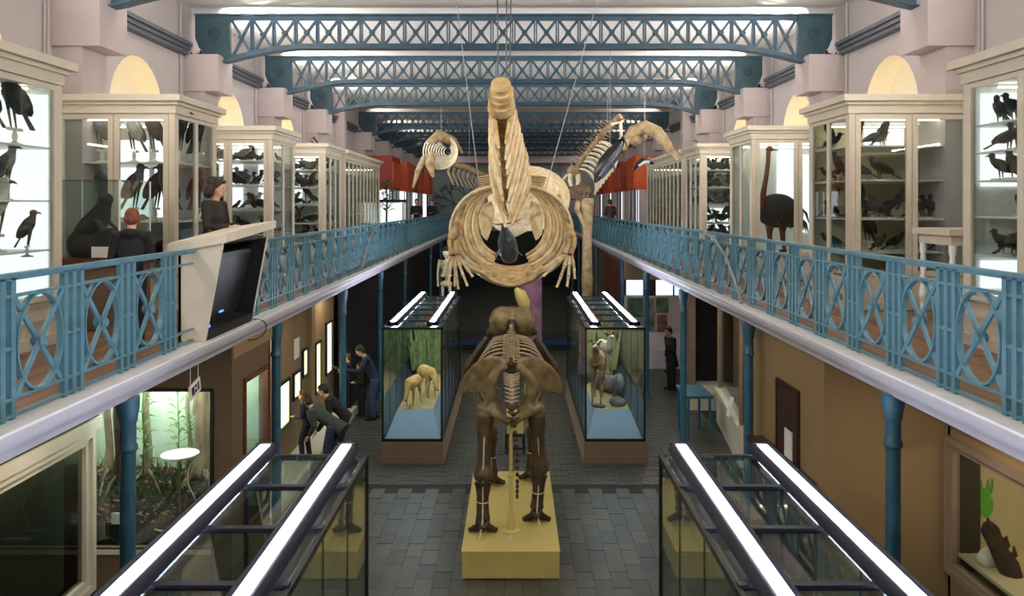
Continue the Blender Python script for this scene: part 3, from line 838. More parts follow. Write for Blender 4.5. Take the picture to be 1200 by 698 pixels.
TIER = ['top', 'second', 'third', 'fourth', 'bottom']
def stock(s, y0, y1, cabname, tiers, kinds, cols, xr, ny, nxr, scale, jit=.05, skip=.1, parts=True, seed=1, face=0):
    r = random.Random(seed)
    for ti, z in enumerate(tiers):
        for iy in range(ny):
            for ix in range(nxr):
                if r.random() < skip: continue
                x = lerp(xr[0], xr[1], (ix + .5) / nxr) + r.uniform(-jit, jit)
                y = lerp(y0 + .28, y1 - .3, (iy + .5) / ny) + r.uniform(-jit, jit)
                k = r.choice(kinds); c = r.choice(cols)
                desc = {'raptor': 'bird of prey', 'crow': 'perching bird', 'finch': 'songbird', 'duck': 'duck', 'heron': 'wader', 'gull': 'gull'}[k]
                lab = '%s %s on the %s shelf, %s' % (c, desc, TIER[ti], cabname)
                rot = (PI if r.random() < .5 else 0) + r.uniform(-.5, .5) + face
                bird(k, c, (s * x, y, z), rot, lab, 'birds in the ' + cabname, scale * r.uniform(.88, 1.1), parts)

# kiosk side
tl0 = (5.72, 5.15, 4.62, 4.1)
cabinet(-1, 6.9, 8.75, 'cream display cabinet with bright backlight beside the glass seal vitrine', 4.98, tl0, 'white', 1, lit=((5.1, 6.45, 4.1, 6.3),), wall=6.6)
CN = 'backlit cabinet beside the seal vitrine'
for (k, c, x, y, z, r_, sc) in (('raptor', 'brown', 5.25, 8.35, 5.72, PI, 1.0), ('raptor', 'dark', 5.35, 8.0, 5.72, PI + .3, 1.0), ('raptor', 'grey', 5.22, 8.15, 5.15, .2, .72), ('raptor', 'white', 5.25, 8.05, 4.62, .0, .95),
                                ('raptor', 'dark', 5.15, 8.4, 4.55, .3, .62), ('raptor', 'brown', 5.9, 8.2, 5.72, PI, 1), ('raptor', 'slate', 5.8, 8.3, 5.15, 0, .8), ('raptor', 'tan', 5.9, 7.6, 4.62, 0, .9), ('crow', 'black', 5.3, 7.4, 5.15, 0, 1)):
    bird(k, c, (-x, y, z), r_, 'stuffed %s %s in the %s' % (c, 'bird of prey' if k == 'raptor' else 'crow', CN), 'birds in the ' + CN, sc)
tl1 = (5.72, 4.86, 4.15)
cabinet(-1, 11.35, 12.95, 'cream two-door cabinet of birds of prey behind the seal vitrine', 4.85, tl1, 'wall', 2, lit=((5.55, 5.82, 4.9, 6.3), (5.92, 6.5, 4.9, 6.15)))  # lilac-grey back paints in the reflections on the door glass
CN = 'two-door raptor cabinet'
for i, (k, c, x, y, z, r_, sc) in enumerate((('raptor', 'white', 5.62, 11.75, 5.72, PI, 1.0), ('raptor', 'brown', 5.3, 11.7, 5.72, PI, 1.0), ('raptor', 'dark', 5.0, 11.85, 5.72, 0, 1.0), ('raptor', 'dark', 4.98, 12.45, 5.72, 1.4, 1.05), ('raptor', 'grey', 6.1, 11.75, 5.72, PI, 1.05), ('raptor', 'slate', 6.35, 12.0, 5.72, 0, 1.0),
        ('raptor', 'grey', 5.6, 11.7, 4.86, 0, 1.05), ('raptor', 'black', 5.35, 11.85, 4.86, 0, 1.05), ('raptor', 'brown', 5.1, 11.7, 4.86, PI, 1.05), ('raptor', 'grey', 6.1, 11.8, 4.86, PI, 1.05), ('raptor', 'tan', 5.0, 12.5, 4.86, 1.4, 1.0), ('crow', 'black', 5.25, 11.7, 4.15, 0, 1.3), ('raptor', 'slate', 5.8, 12.2, 4.15, 0, 1.0), ('duck', 'dark', 5.0, 11.8, 4.15, 0, 1.2))):
    lab = {'raptor': 'bird of prey', 'crow': 'crow', 'duck': 'duck'}[k]
    bird(k, c, (-x, y, z), r_, 'stuffed %s %s on the %s shelf, %s' % (c, lab, 'upper' if z > 5.5 else 'middle' if z > 4.5 else 'bottom', CN), 'birds in the ' + CN, sc)
tl2 = (6.0, 5.5, 5.0, 4.5)
CN = 'small-animal cabinet behind the woman'
cabinet(-1, 15.85, 17.5, 'cream cabinet of small animals on lit shelves behind the woman in black', 4.83, tl2, 'white', 2, lit=((5.45, 5.6, 5.05, 6.3), (5.95, 6.45, 5.05, 6.3)))
stock(-1, 15.85, 17.5, CN, tl2, ['finch', 'duck', 'crow', 'finch'], ['brown', 'dark', 'white', 'grey', 'tan'], (4.95, 6.4), 2, 8, .85, skip=.12, parts=False, seed=3)
tl3 = (6.0, 5.55, 5.1, 4.62, 4.2)
CN = 'crowded cabinet nearest the orange displays'
cabinet(-1, 20.3, 22.2, 'cream cabinet crowded with small mounts next to the long glazed case', 4.83, tl3, 'white', 3, lit=((5.9, 6.4, 5.2, 6.3),))
stock(-1, 20.3, 22.2, CN, tl3, ['duck', 'heron', 'crow', 'finch'], ['brown', 'white', 'grey', 'tan', 'dark'], (4.95, 6.3), 2, 6, .85, skip=.12, parts=False, seed=4)
cabinet(-1, 22.7, 28.6, 'long cream cabinet of many narrow glazed panels before the orange displays', 4.83, (6.0, 5.4, 4.8), 'beige_in', 10)
# ostrich side
tr0 = (5.95, 5.66, 5.36, 4.98, 4.58, 4.2)
cabinet(1, 6.7, 8.65, 'cream cabinet of dark birds on backlit shelves at the table with turned legs', 4.9, tr0, 'white', 2, lit=((5.05, 6.45, 5.30, 6.3), (5.05, 6.45, 4.15, 4.5)))
CN = 'backlit cabinet of dark birds'
stock(1, 6.9, 8.8, CN, tr0[:5], ['crow'], ['black', 'dark', 'dark', 'brown'], (5.0, 5.6), 5, 2, .74, skip=.08, seed=5, face=.35)
tr1 = (5.96, 5.46, 4.9, 4.42)
cabinet(1, 11.35, 12.9, 'cream two-door cabinet with beige lining behind the table with turned legs', 4.8, tr1, 'beige_in', 2, lit=((5.66, 6.3, 6.02, 6.33),))
CN = 'beige lined bird cabinet'
stock(1, 11.35, 12.2, CN, (5.96,), ['crow', 'raptor', 'crow'], ['dark', 'brown', 'black'], (4.95, 5.6), 1, 5, .6, seed=6, skip=0)
stock(1, 11.35, 12.2, CN, (5.46,), ['crow'], ['dark', 'brown'], (5.05, 5.55), 1, 2, .8, seed=7, skip=0)
stock(1, 11.35, 12.2, CN, (4.9,), ['crow', 'crow', 'raptor'], ['black', 'dark', 'slate'], (4.9, 6.5), 1, 8, .85, seed=8, skip=0)
stock(1, 11.35, 12.2, CN, (4.42,), ['crow', 'crow', 'raptor'], ['dark', 'black', 'brown'], (4.9, 6.4), 1, 7, .7, seed=9, skip=.1)
stock(1, 12.0, 12.9, CN + ' by its hall pane', (5.96, 5.46, 4.9, 4.42), ['crow', 'raptor'], ['dark', 'black', 'slate'], (4.88, 5.1), 3, 1, .62, seed=10, skip=.1)
cabinet(1, 15.8, 17.4, 'cream cabinet holding the ostrich with a bright backlit panel', 4.74, (4.12,), 'white', 2, lit=((5.75, 6.2, 4.9, 6.3), (6.3, 6.5, 4.5, 6.2)))
tr3 = (6.0, 5.55, 5.1, 4.62, 4.2)
CN = 'water bird cabinet beyond the ostrich'
cabinet(1, 20.3, 22.1, 'cream cabinet crowded with pale water birds beyond the ostrich', 4.78, tr3, 'white', 3, lit=((5.3, 6.3, 4.3, 5.0),))
stock(1, 20.3, 22.1, CN, tr3, ['duck', 'heron', 'gull', 'duck'], ['brown', 'white', 'grey', 'tan', 'dark'], (4.9, 6.2), 2, 6, .9, skip=.1, parts=False, seed=12)
cabinet(1, 22.6, 28.6, 'long cream cabinet of many narrow glazed panels under the dolphin models', 4.8, (6.0, 5.4, 4.8), 'beige_in', 10)

# ostrich
t = thing('ostrich_mount', 'stuffed dark ostrich with a tall bare neck filling its cabinet', 'bird', (5.5, 16.5, 4.12))
b = MB()
b.ell((5.48, 16.5, 4.98), (.44, .36, .36), 18, 12).ell((5.75, 16.5, 4.9), (.26, .3, .28), 14, 10).ell((5.2, 16.48, 5.0), (.2, .24, .24), 12, 8)
remesh(b.obj('body', 'f_black', t, True), .03, 3)
for k in range(16):
    a = rnd.uniform(-.9, .9)
    p = Vector((5.3 + rnd.uniform(-.1, .6), 16.5 - .30 * math.cos(a), 4.9 + rnd.uniform(-.15, .25)))
    MB().tube([p, p + Vector((.12, 0, -.12)), p + Vector((.18, 0, -.32))], [.06, .07, .02], 6, flat=.3).obj('plume', 'f_dark', t, True)
b = MB().tube(bez((5.18, 16.4, 5.0), (5.0, 16.2, 5.2), (5.2, 16.2, 5.6), (5.2, 16.2, 6.2), 10), [.10, .085, .075, .065, .06, .055, .05, .048, .045, .045, .05], 10).ell((5.22, 16.18, 6.24), (.085, .06, .055), 10, 8)
b.obj('neck', 'f_rust', t, True)
MB().tube([(5.28, 16.18, 6.23), (5.39, 16.18, 6.21)], [.04, .015], 6, flat=.5).obj('beak', 'beak', t, True)
for dx in (-.12, .15):
    MB().tube([(5.45 + dx, 16.5, 4.8), (5.42 + dx, 16.45, 4.5), (5.48 + dx, 16.5, 4.14)], [.12, .06, .035], 8).ell((5.44 + dx, 16.47, 4.15), (.1, .05, .03), 8, 5).obj('leg', 'f_rust', t, True)

# seal vitrine in front of the raptor cabinet
t = thing('seal_vitrine', 'square glass vitrine with a reddish wooden base on the gallery', 'vitrine', (-5.1, 9.9, GZ))
x0, x1, ya, yb = -5.60, -4.72, 9.5, 10.3
MB().box(x0, x1, ya, yb, GZ, 4.36).obj('pedestal', 'taupe', t)
MB().box(x0 - .04, x1 + .04, ya - .04, yb + .04, 4.36, 4.45).obj('base_board', 'redwood', t)
for (px_, py_) in ((x0, ya), (x1, ya), (x0, yb), (x1, yb)): MB().box(px_ - .008, px_ + .008, py_ - .008, py_ + .008, 4.45, 5.40).obj('edge_strip', 'shelf', t)
for n_, q in (('pane', (x0, x1, ya, ya + .006)), ('pane', (x0, x1, yb - .006, yb)), ('pane', (x0, x0 + .006, ya, yb)), ('pane', (x1 - .006, x1, ya, yb))):
    MB().box(q[0], q[1], q[2], q[3], 4.45, 5.4).obj(n_, 'glass', t)
window_frame(MB(), 'y', ya, x0, x1, 5.38, 5.40, .01, 0, .8)
MB().box(x0, x1, ya, yb, 5.395, 5.402).obj('top_pane', 'glass', t)
MB().box(-5.05, -4.8, 9.49, 9.50, 4.47, 4.60).obj('label_card', 'paper', t)
t = thing('seal_mount', 'stuffed dark seal raised on a dark rock inside the glass vitrine', 'animal', (-5.15, 9.9, 4.45))
b = MB().ell((-5.15, 9.9, 4.55), (.36, .3, .2), 12, 8).ell((-5.0, 9.85, 4.68), (.22, .2, .14), 10, 8).ell((-5.4, 9.9, 4.6), (.15, .2, .2), 10, 8)
remesh(b.obj('rock', 'f_black', t, True), .03, 3)
b = MB().tube([(-5.45, 9.9, 4.75), (-5.3, 9.9, 4.83), (-5.15, 9.88, 4.95), (-5.1, 9.86, 5.08), (-5.07, 9.85, 5.16)], [.06, .13, .14, .09, .085], 12).ell((-5.06, 9.84, 5.17), (.085, .1, .08), 10, 8)
b.obj('body', 'f_dark', t, True)
for s in (-1, 1): MB().tube([(-5.13, 9.88 + s * .1, 4.92), (-5.05, 9.88 + s * .16, 4.82), (-5.0, 9.88 + s * .18, 4.78)], [.05, .05, .02], 8, flat=.4).obj('flipper', 'f_dark', t, True)

# table with turned legs
t = thing('turned_leg_table', 'cream wooden table with turned baluster legs on the gallery', 'table', (5.75, 10.2, GZ))
MB().box(5.32, 6.3, 9.7, 10.6, 4.72, 4.80).obj('table_top', 'cream', t)
MB().box(5.38, 6.24, 9.76, 10.54, 4.60, 4.72).obj('apron', 'cream', t)
lp = [(.03, 0), (.04, .05), (.025, .1), (.045, .22), (.05, .35), (.028, .5), (.045, .55), (.03, .6), (.05, .72), (.03, .85), (.045, .9), (.045, 1.0)]
for i, (x, y) in enumerate(((5.42, 9.8), (6.2, 9.8), (5.42, 10.5), (6.2, 10.5))): MB().lathe(lp, (x, y, GZ), 10).obj('leg', 'white' if i % 2 == 0 else 'darkwood', t, 60)

# ================================================================== FLOOR CASES
def floor_case(s, y0, y1, label, npane, tube='tube'):
    x0, x1 = sorted((s * 1.42, s * 2.58)); H = 2.69; zp = .44
    t = thing('glass_case', label, 'glass case', ((x0 + x1) / 2, (y0 + y1) / 2, 0))
    MB().box(x0 - .05, x1 + .05, y0 - .05, y1 + .05, 0, .16).box(x0 - .03, x1 + .03, y0 - .03, y1 + .03, .16, zp).obj('plinth', 'taupe', t)
    q = .018
    for x in (x0, x1):
        MB().box(x - q, x + q, y0 - q, y1 + q, zp, zp + .05).obj('bottom_rail', 'black', t)
        MB().box(x - q, x + q, y0 - q, y1 + q, H - .05, H).obj('top_rail', 'black', t)
    for y in (y0, y1):
        MB().box(x0, x1, y - q, y + q, zp, zp + .05).obj('bottom_rail', 'black', t)
        MB().box(x0, x1, y - q, y + q, H - .05, H).obj('top_rail', 'black', t)
        for x in (x0, x1): MB().box(x - q, x + q, y - q, y + q, zp, H).obj('corner_post', 'black', t)
    step = (y1 - y0) / npane
    for k in range(npane):
        ya, yb = y0 + k * step, y0 + (k + 1) * step
        if k:
            MB().box(x0, x1, ya - .03, ya + .03, H - .02, H + .015).obj('top_bar', 'batten', t)
            for x in (x0, x1): MB().box(x - .006, x + .006, ya - .008, ya + .008, zp, H).obj('joint_strip', 'black', t)
        MB().box(x0 + q, x1 - q, ya + .03, yb - .03, H - .012, H - .004).obj('top_pane', 'glass', t)
        for x in (x0, x1): MB().box(x - .004, x + .004, ya + .01, yb - .01, zp + .05, H - .05).obj('side_pane', 'glass', t)
    for y in (y0, y1): MB().box(x0 + q, x1 - q, y - .004, y + .004, zp + .05, H - .05).obj('end_pane', 'glass', t)
    for xx in (x0 + .19, x1 - .19):
        l = thing('strip_light', '%s strip light on the %s' % ('aisle-side' if abs(xx) < 2 else 'wall-side', label.split(' with the ')[0].replace(' of the aisle', '') + (' (' + label.split(' with the ')[1] + ')' if ' with the ' in label else '')), 'lamp', (xx, (y0 + y1) / 2, H + .015), 0, 'strip lights on the ' + label)
        h = MB()
        for sx in (-1, 1):
            h.prism([(xx + sx * .115, H + .03), (xx + sx * .105, H + .085), (xx + sx * .075, H + .115), (xx + sx * .05, H + .105), (xx + sx * .05, H + .03)], 'y', y0 - .02, y1 + .02)
        for y in (y0 - .02, y1 + .0): h.box(xx - .1, xx + .1, y, y + .03, H + .03, H + .11)
        h.obj('housing', 'batten', l, 40)
        n = max(2, int(round((y1 - y0) / 1.78))); sg = (y1 - y0) / n
        for k in range(n):
            MB().box(xx - .05, xx + .05, y0 + k * sg + .012, y0 + (k + 1) * sg - .012, H + .045, H + .10).obj('diffuser', tube, l)
        for k in range(npane): MB().box(xx - .03, xx + .03, y0 + k * step + .2, y0 + k * step + .26, H + .015, H + .04).obj('foot', 'batten', l)
    return t
LN = {}
floor_case(-1, 15.65, 21.0, 'far glass case with the two grazing tan antelopes', 6, 'tube_far')
floor_case(1, 15.65, 21.0, 'far glass case with the goats on rocks', 6, 'tube_far')
floor_case(-1, 2.4, 7.66, 'near glass case on the kiosk side of the aisle', 6)
floor_case(1, 2.4, 7.66, 'near glass case on the ochre wall side of the aisle', 6)
# ================================================================== ELEPHANT SKELETON
t = thing('skeleton_plinth', 'long pale yellow plinth under the elephant skeleton', 'plinth', (-.04, 12.4, 0))
MB().box(-.70, .62, 10.78, 14.0, .03, .37).obj('body', 'yellow', t)
MB().box(-.68, .60, 10.9, 13.95, 0, .03).obj('foot_recess', 'dark', t)
MB().box(-.71, .63, 10.77, 14.01, .37, .40).obj('top_board', 'yellow', t)
EX = -.04
t = thing('elephant_skeleton', 'brown mounted elephant skeleton seen from behind on the yellow plinth', 'skeleton', (EX, 12.3, .40))
def bone(name, pts, rads, m='bone', n=10, flat=1.0, up=None, par=None):
    return MB().tube(pts, rads, n, flat=flat, up=up).obj(name, m, par or t, True)
def Q(zx, zy, d):   # point read from the enlarged crop 520..680 x 350..480
    return P(520 + zx / 5.37, 350 + zy / 5.37, d)
# pelvis wings
for s in (-1, 1):
    out = [(397, 405), (360, 380), (310, 378), (250, 402), (195, 445), (150, 505), (125, 570), (126, 628), (150, 612), (210, 600), (280, 602), (312, 590), (302, 545), (312, 500), (345, 470), (385, 455), (408, 430)]
    b = MB(); n = len(out); vs = []
    for (zx, zy) in out:
        lat = (412 - zx) / 290.0
        d = 11.55 + .34 * lat ** 1.4
        p = Q(zx, zy, 11.6); x = (p.x + .022) * s * -1 + EX + .01
        vs.append(Vector((x, d, p.z)))
    cen = sum(vs, Vector()) / n
    th = Vector((0, .05, 0))
    b.add([v - th for v in vs] + [v + th for v in vs] + [cen - th * 1.6 + Vector((0, .02, 0)), cen + th * 1.6],
          [(i, (i + 1) % n, 2 * n) for i in range(n)] + [((i + 1) % n + n, i + n, 2 * n + 1) for i in range(n)] + [(i, i + n, (i + 1) % n + n, (i + 1) % n) for i in range(n)])
    # thickened crest, neck and hip socket
    b.tube(vs[0:8], [.035, .045, .05, .05, .05, .055, .06, .05], 8)
    xs_ = EX + s * .22
    b.tube([vs[11], Vector((EX + s * .31, 11.55, 2.20)), Vector((EX + s * .31, 11.46, 2.16))], [.08, .1, .11], 10)
    b.ell((EX + s * .37, 11.52, 2.14), (.13, .11, .11), 10, 8)
    b.tube([(EX + s * .31, 11.46, 2.16), (EX + s * .22, 11.40, 2.11), (EX + s * .12, 11.36, 2.05), (EX + s * .015, 11.34, 1.99)], [.10, .075, .065, .06], 10)
    b.tube([(EX + s * .26, 11.5, 2.32), (EX + s * .27, 11.42, 2.2), (EX + s * .24, 11.38, 2.08)], [.06, .06, .06], 8)
    ring = [Vector((EX + s * .30 * math.cos(a), 11.52 - .05 * math.sin(-a + 1.4), 2.44 + .33 * math.sin(a))) for a in [lerp(-1.25, 1.2, k / 10) for k in range(11)]]
    b.tube(ring, [.06, .075, .085, .09, .095, .095, .09, .085, .075, .06, .05], 10)
    remesh(b.obj('pelvis_half', 'bone_olive', t, True), .018, 6)
# sacrum and spine
spine = bez((EX, 11.62, 2.66), (EX, 12.1, 2.86), (EX, 12.8, 2.98), (EX, 13.55, 2.86), 22)
for i, p in enumerate(spine):
    d = (spine[min(i + 1, 22)] - spine[max(i - 1, 0)]).normalized()
    b = MB().tube([p - d * .04, p - d * .02, p + d * .02, p + d * .04], [.062, .05, .05, .062], 10)
    h = .10 + .12 * math.exp(-((i - 15) / 5.0) ** 2)
    b.tube([p + Vector((0, 0, .03)), p + Vector((0, -.05, h)), p + Vector((0, -.07, h + .03))], [.035, .026, .03], 6, flat=.6)
    for s in (-1, 1): b.tube([p, p + Vector((s * .09, -.02, .03)), p + Vector((s * .13, -.03, .02))], [.03, .022, .026], 6, flat=.6)
    b.obj('vertebra', 'bone_rib' if i > 2 else 'bone', t, True)
# sacral spines hanging inside the pelvic opening, then the tail
tail = [Vector((EX + .005, 11.5, 2.62)), Vector((EX + .01, 11.35, 2.5)), Vector((EX + .015, 11.22, 2.3)), Vector((EX + .05, 11.16, 2.0)), Vector((EX + .085, 11.18, 1.6)), Vector((EX + .09, 11.2, 1.2)), Vector((EX + .09, 11.2, .92))]
pts = []
for i in range(len(tail) - 1):
    for k in range(4): pts.append(tail[i].lerp(tail[i + 1], k / 4))
for i, p in enumerate(pts):
    f = 1 - i / len(pts)
    b = MB().ell(p, (.022 + .028 * f, .022 + .02 * f, .036), 8, 6)
    if i < 12:
        for s in (-1, 1): b.tube([p, p + Vector((s * (.05 + .07 * f), -.01, .02 * f + .03))], [.022, .012], 6)
    b.obj('tail_vertebra', 'bone_dk' if i > 8 else 'bone_rib', t, True)
# ribs
for i in range(3, 20, 2):
    p = spine[i]
    k = (i - 2) / 16.0
    wd = .50 + .14 * math.sin(PI * min(1, k * 1.15)); ln = .95 + .28 * math.sin(PI * k)
    for s in (-1, 1):
        pts = bez(p + Vector((s * .05, 0, .01)), p + Vector((s * wd * .9, -.02, .10)), p + Vector((s * wd * 1.35, .04, -.55 * ln)), p + Vector((s * .20, .14, -1.02 * ln)), 12)
        bone('rib', pts, [.026, .024] + [.021] * 9 + [.02, .018], 'bone_rib', 6, flat=.7)
bone('sternum', [(EX, 12.6, 1.86), (EX, 13.0, 1.78), (EX, 13.5, 1.86)], [.05, .06, .05], 'bone', 8)
# shoulder blades
for s in (-1, 1):
    o_ = [(.42, 13.2, 2.92), (.55, 13.05, 2.76), (.74, 12.98, 2.42), (.80, 13.1, 2.12), (.70, 13.3, 1.95), (.56, 13.4, 2.15), (.44, 13.4, 2.6), (.38, 13.32, 2.86)]
    vs = [Vector((EX + s * x, y, z)) for x, y, z in o_]; n = len(vs); nrm = Vector((s * .03, .01, .01))
    b = MB().add([v - nrm for v in vs] + [v + nrm for v in vs], [tuple(range(n)), tuple(reversed(range(n, 2 * n)))] + [(i, i + n, (i + 1) % n + n, (i + 1) % n) for i in range(n)])
    b.tube([(EX + s * .50, 13.2, 2.8), (EX + s * .74, 13.15, 2.45), (EX + s * .78, 13.2, 2.1)], [.025, .045, .05], 8)
    remesh(b.obj('shoulder_blade', 'bone_dk', t, True), .02, 3)
# hind legs: femur, shank, foot
def leg(s, hip, knee, ankle, foot, hind=True):
    hip, knee, ankle, foot = map(Vector, (hip, knee, ankle, foot))
    d = (knee - hip); up_ = 'femur' if hind else 'humerus'; lo = 'tibia' if hind else 'radius'
    o_ = MB().tube([hip, hip + d * .06, hip + d * .18, hip + d * .45, hip + d * .75, hip + d * .92, knee], [.10, .14, .135, .105, .105, .15, .13], 12)
    o_.ell(hip + d * .05 + Vector((s * .07, 0, .01)), (.06, .07, .09), 8, 6).ell(knee + Vector((.05, -.02, .02)), (.055, .07, .075), 8, 6).ell(knee + Vector((-.05, -.02, .02)), (.055, .07, .075), 8, 6)
    remesh(o_.obj(up_, 'bone', t, True), .018, 3)
    MB().ell(knee + Vector((0, .10 if hind else -.08, .0)), (.045, .04, .06), 8, 6).obj('kneecap', 'bone_dk', t, True)
    e = ankle - knee
    b = MB().tube([knee - Vector((0, 0, .03)), knee + e * .14, knee + e * .45, knee + e * .8, ankle], [.14, .12, .085, .09, .11], 10)
    b.tube([knee + Vector((s * .06, .02, -.06)), knee + e * .5 + Vector((s * .07, .02, 0)), ankle + Vector((s * .05, 0, .02))], [.04, .03, .045], 8)
    remesh(b.obj(lo, 'bone_dk', t, True), .016, 3)
    # ankle block and heel
    b = MB()
    for k in range(9): b.ell(ankle + Vector((rnd.uniform(-.07, .07), rnd.uniform(-.07, .08), rnd.uniform(-.09, .0))), (.045, .045, .035), 8, 6)
    b.tube([ankle + Vector((0, -.04, -.04)), ankle + Vector((0, -.12, -.10))], [.055, .05], 8)
    remesh(b.obj('ankle_bones', 'bone_dk', t, True), .015, 2)
    for k in range(5):
        a = (k - 2) * .36
        dx, dy = math.sin(a) * .25, .10 + math.cos(a) * .08
        if hind: dy = -.02 + math.cos(a) * .14
        q0 = ankle + Vector((dx * .35, dy * .3, -.08)); q1 = ankle + Vector((dx * .8, dy * .8, -(ankle.z - foot.z) * .72)); q2 = Vector((ankle.x + dx * 1.15, ankle.y + dy * 1.15, foot.z + .025))
        MB().tube([q0, q0.lerp(q1, .5), q1, q1.lerp(q2, .5), q2], [.045, .034, .046, .034, .042], 8).obj('toe', 'bone_dk', t, True)
    # steel support strap along the leg
    st = MB().tube([hip + Vector((0, -.10, -.05)), knee + Vector((0, -.11, .1)), knee + e * .5 + Vector((0, -.075, 0)), ankle + Vector((0, -.10, 0)), foot + Vector((0, -.12, .01))], .010, 6)
    st.obj('support_rod', 'fbone_lt', t, True)
    for c, r in ((hip + d * .55, .085), (hip + d * .85, .11), (knee + e * .55, .085)):
        MB().tube([c + Vector((math.cos(a) * r, math.sin(a) * r, 0)) for a in [2 * PI * i / 12 for i in range(12)]], .008, 5, closed=True).obj('strap', 'fbone_lt', t)
leg(-1, (EX - .37, 11.5, 2.13), (EX - .40, 11.42, 1.15), (EX - .40, 11.32, .62), (EX - .44, 11.3, .40))
leg(1, (EX + .37, 11.55, 2.13), (EX + .42, 11.75, 1.15), (EX + .38, 11.72, .62), (EX + .42, 11.7, .40))
leg(-1, (EX - .46, 13.25, 1.98), (EX - .36, 13.05, 1.30), (EX - .32, 13.2, .64), (EX - .34, 13.2, .40), False)
leg(1, (EX + .46, 13.25, 1.98), (EX + .38, 13.3, 1.30), (EX + .34, 13.45, .64), (EX + .36, 13.45, .40), False)
# skull: double dome from behind, cheek arches, jaw and tusk sockets beyond
b = MB()
sk = Vector((EX + .01, 13.95, 3.05))
for s in (-1, 1):
    b.ell(sk + Vector((s * .175, 0, .02)), (.225, .27, .25), 16, 12)
    b.ell(sk + Vector((s * .20, .12, -.12)), (.20, .24, .18), 12, 10)
    b.tube([sk + Vector((s * .36, .02, -.12)), sk + Vector((s * .42, .35, -.25)), sk + Vector((s * .32, .65, -.3))], [.06, .05, .07], 8)
    b.tube([sk + Vector((s * .16, .4, -.2)), sk + Vector((s * .18, .75, -.55)), sk + Vector((s * .2, .9, -.85))], [.16, .13, .10], 10)
b.ell(sk + Vector((0, .16, -.0)), (.30, .36, .25), 14, 10)
remesh(b.obj('skull', 'bone_olive', t, True), .02, 6)
b = MB().ell(sk + Vector((0, -.28, -.16)), (.085, .05, .07), 10, 8).tube([sk + Vector((0, -.27, .08)), sk + Vector((0, -.29, -.1))], [.045, .075], 8)
b.obj('neck_socket', 'bone_dk', t, True)
for k in range(5):
    p = Vector((EX, 13.55 + .03 * k, 2.82 + .02 * k))
    MB().tube([p + Vector((0, -.02, 0)), p + Vector((0, .03, 0))], [.075, .07], 10).tube([p, p + Vector((0, -.06, .12))], [.03, .02], 6).obj('neck_vertebra', 'bone_rib', t, True)
for s in (-1, 1):
    bone('tusk_stub', [sk + Vector((s * .2, .9, -.85)), sk + Vector((s * .24, 1.15, -1.05)), sk + Vector((s * .24, 1.35, -1.05))], [.06, .05, .02], 'bone_rib', 8)
bone('jaw', [sk + Vector((-.3, .25, -.3)), sk + Vector((-.26, .5, -.7)), sk + Vector((0, .85, -.85)), sk + Vector((.26, .5, -.7)), sk + Vector((.3, .25, -.3))], [.05, .09, .09, .09, .05], 'bone_olive', 8)
# support post with conical foot, under the pelvis
p = Vector((EX + .0, 11.45, .40))
MB().lathe([(.13, 0), (.13, .015), (.075, .04), (.055, .16), (.045, .22), (.028, .24), (.03, .75), (.045, .76), (.045, .82), (.024, .84), (.024, 1.55), (.035, 1.56), (.035, 1.62)], p, 14).obj('support_post', 'yellow', t, 40)
MB().tube([(EX, 11.05, .404), (EX, 11.3, .41)], .008, 6).tube([(EX + .025 * math.cos(a), 11.02 + .02 * math.sin(a), .41) for a in [2 * PI * i / 10 for i in range(10)]], .006, 5, closed=True).obj('floor_rod', 'fbone_lt', t)

# ================================================================== WHALE SKELETON
WT = thing('whale_skeleton', 'hanging golden whale skeleton with ribcage and raised tail toward the gallery end', 'skeleton', (0, 14, 3.55))
t = WT
axis = [P(588, 108, 11.5), P(589, 128, 11.7), P(591, 150, 12.0), P(594, 172, 12.4), P(597, 195, 12.9), P(599, 216, 13.4), P(600, 228, 13.9)]
pts = []
for i in range(len(axis) - 1):
    for k in range(4): pts.append(axis[i].lerp(axis[i + 1], k / 4))
pts.append(axis[-1]); NV = len(pts)
wpro = [.17, .175, .18, .185, .19, .20, .21, .22, .235, .25, .265, .28, .30, .32, .34, .36, .375, .38, .375, .36, .34, .31, .28, .25, .22]
for i, p in enumerate(pts):
    d = (pts[min(i + 1, NV - 1)] - pts[max(i - 1, 0)]).normalized()
    r = .17 if i < 4 else .15
    b = MB().tube([p - d * .055, p - d * .04, p, p + d * .04, p + d * .055], [r * .96, r * 1.04, r * .88, r * 1.04, r * .96], 14)
    v = b.obj('vertebra', 'wbone', t, True)
    if i >= 3:
        hw = wpro[i] * .84
        dn = Vector((0, -.30, -.62)).normalized()
        for s in (-1, 1):
            L = (.46 + .5 * min(1, i / 14)) * (1 if i < 15 else max(.35, 1 - (i - 14) * .085)) * rnd.uniform(.85, 1.15); hw = hw * rnd.uniform(.94, 1.06)
            a = p + Vector((s * hw * .92, -.02, .06)); e = p + Vector((s * .045, -.16, -.12)) + dn * L * 1.05
            m1 = p + Vector((s * hw * 1.02, -.12, -.12)); m2 = p + Vector((s * hw * .50, -.20, -.24)) + dn * L * .5
            MB().tube(bez(a, m1, m2, e, 8), [.04, .05, .05, .046, .042, .036, .03, .024, .014], 8, flat=.7, up=(0, 1, .3)).obj('process_blade', 'wbone' if i % 2 else 'wbone_lt', v, True)
            MB().tube([p, p + Vector((s * hw * .6, 0, .05)), a], [.07, .06, .05], 8, flat=.6).obj('side_process', 'wbone', v, True)
# tail stump rings
for k in range(4):
    p = P(587, 102 + k * 7, 11.3 + .05 * k)
    MB().tube([p + Vector((0, -.05, .03)), p + Vector((0, .06, -.04))], [.18 - .012 * (3 - k), .2 - .012 * (3 - k)], 16).obj('tail_disc', 'wbone', t, True)
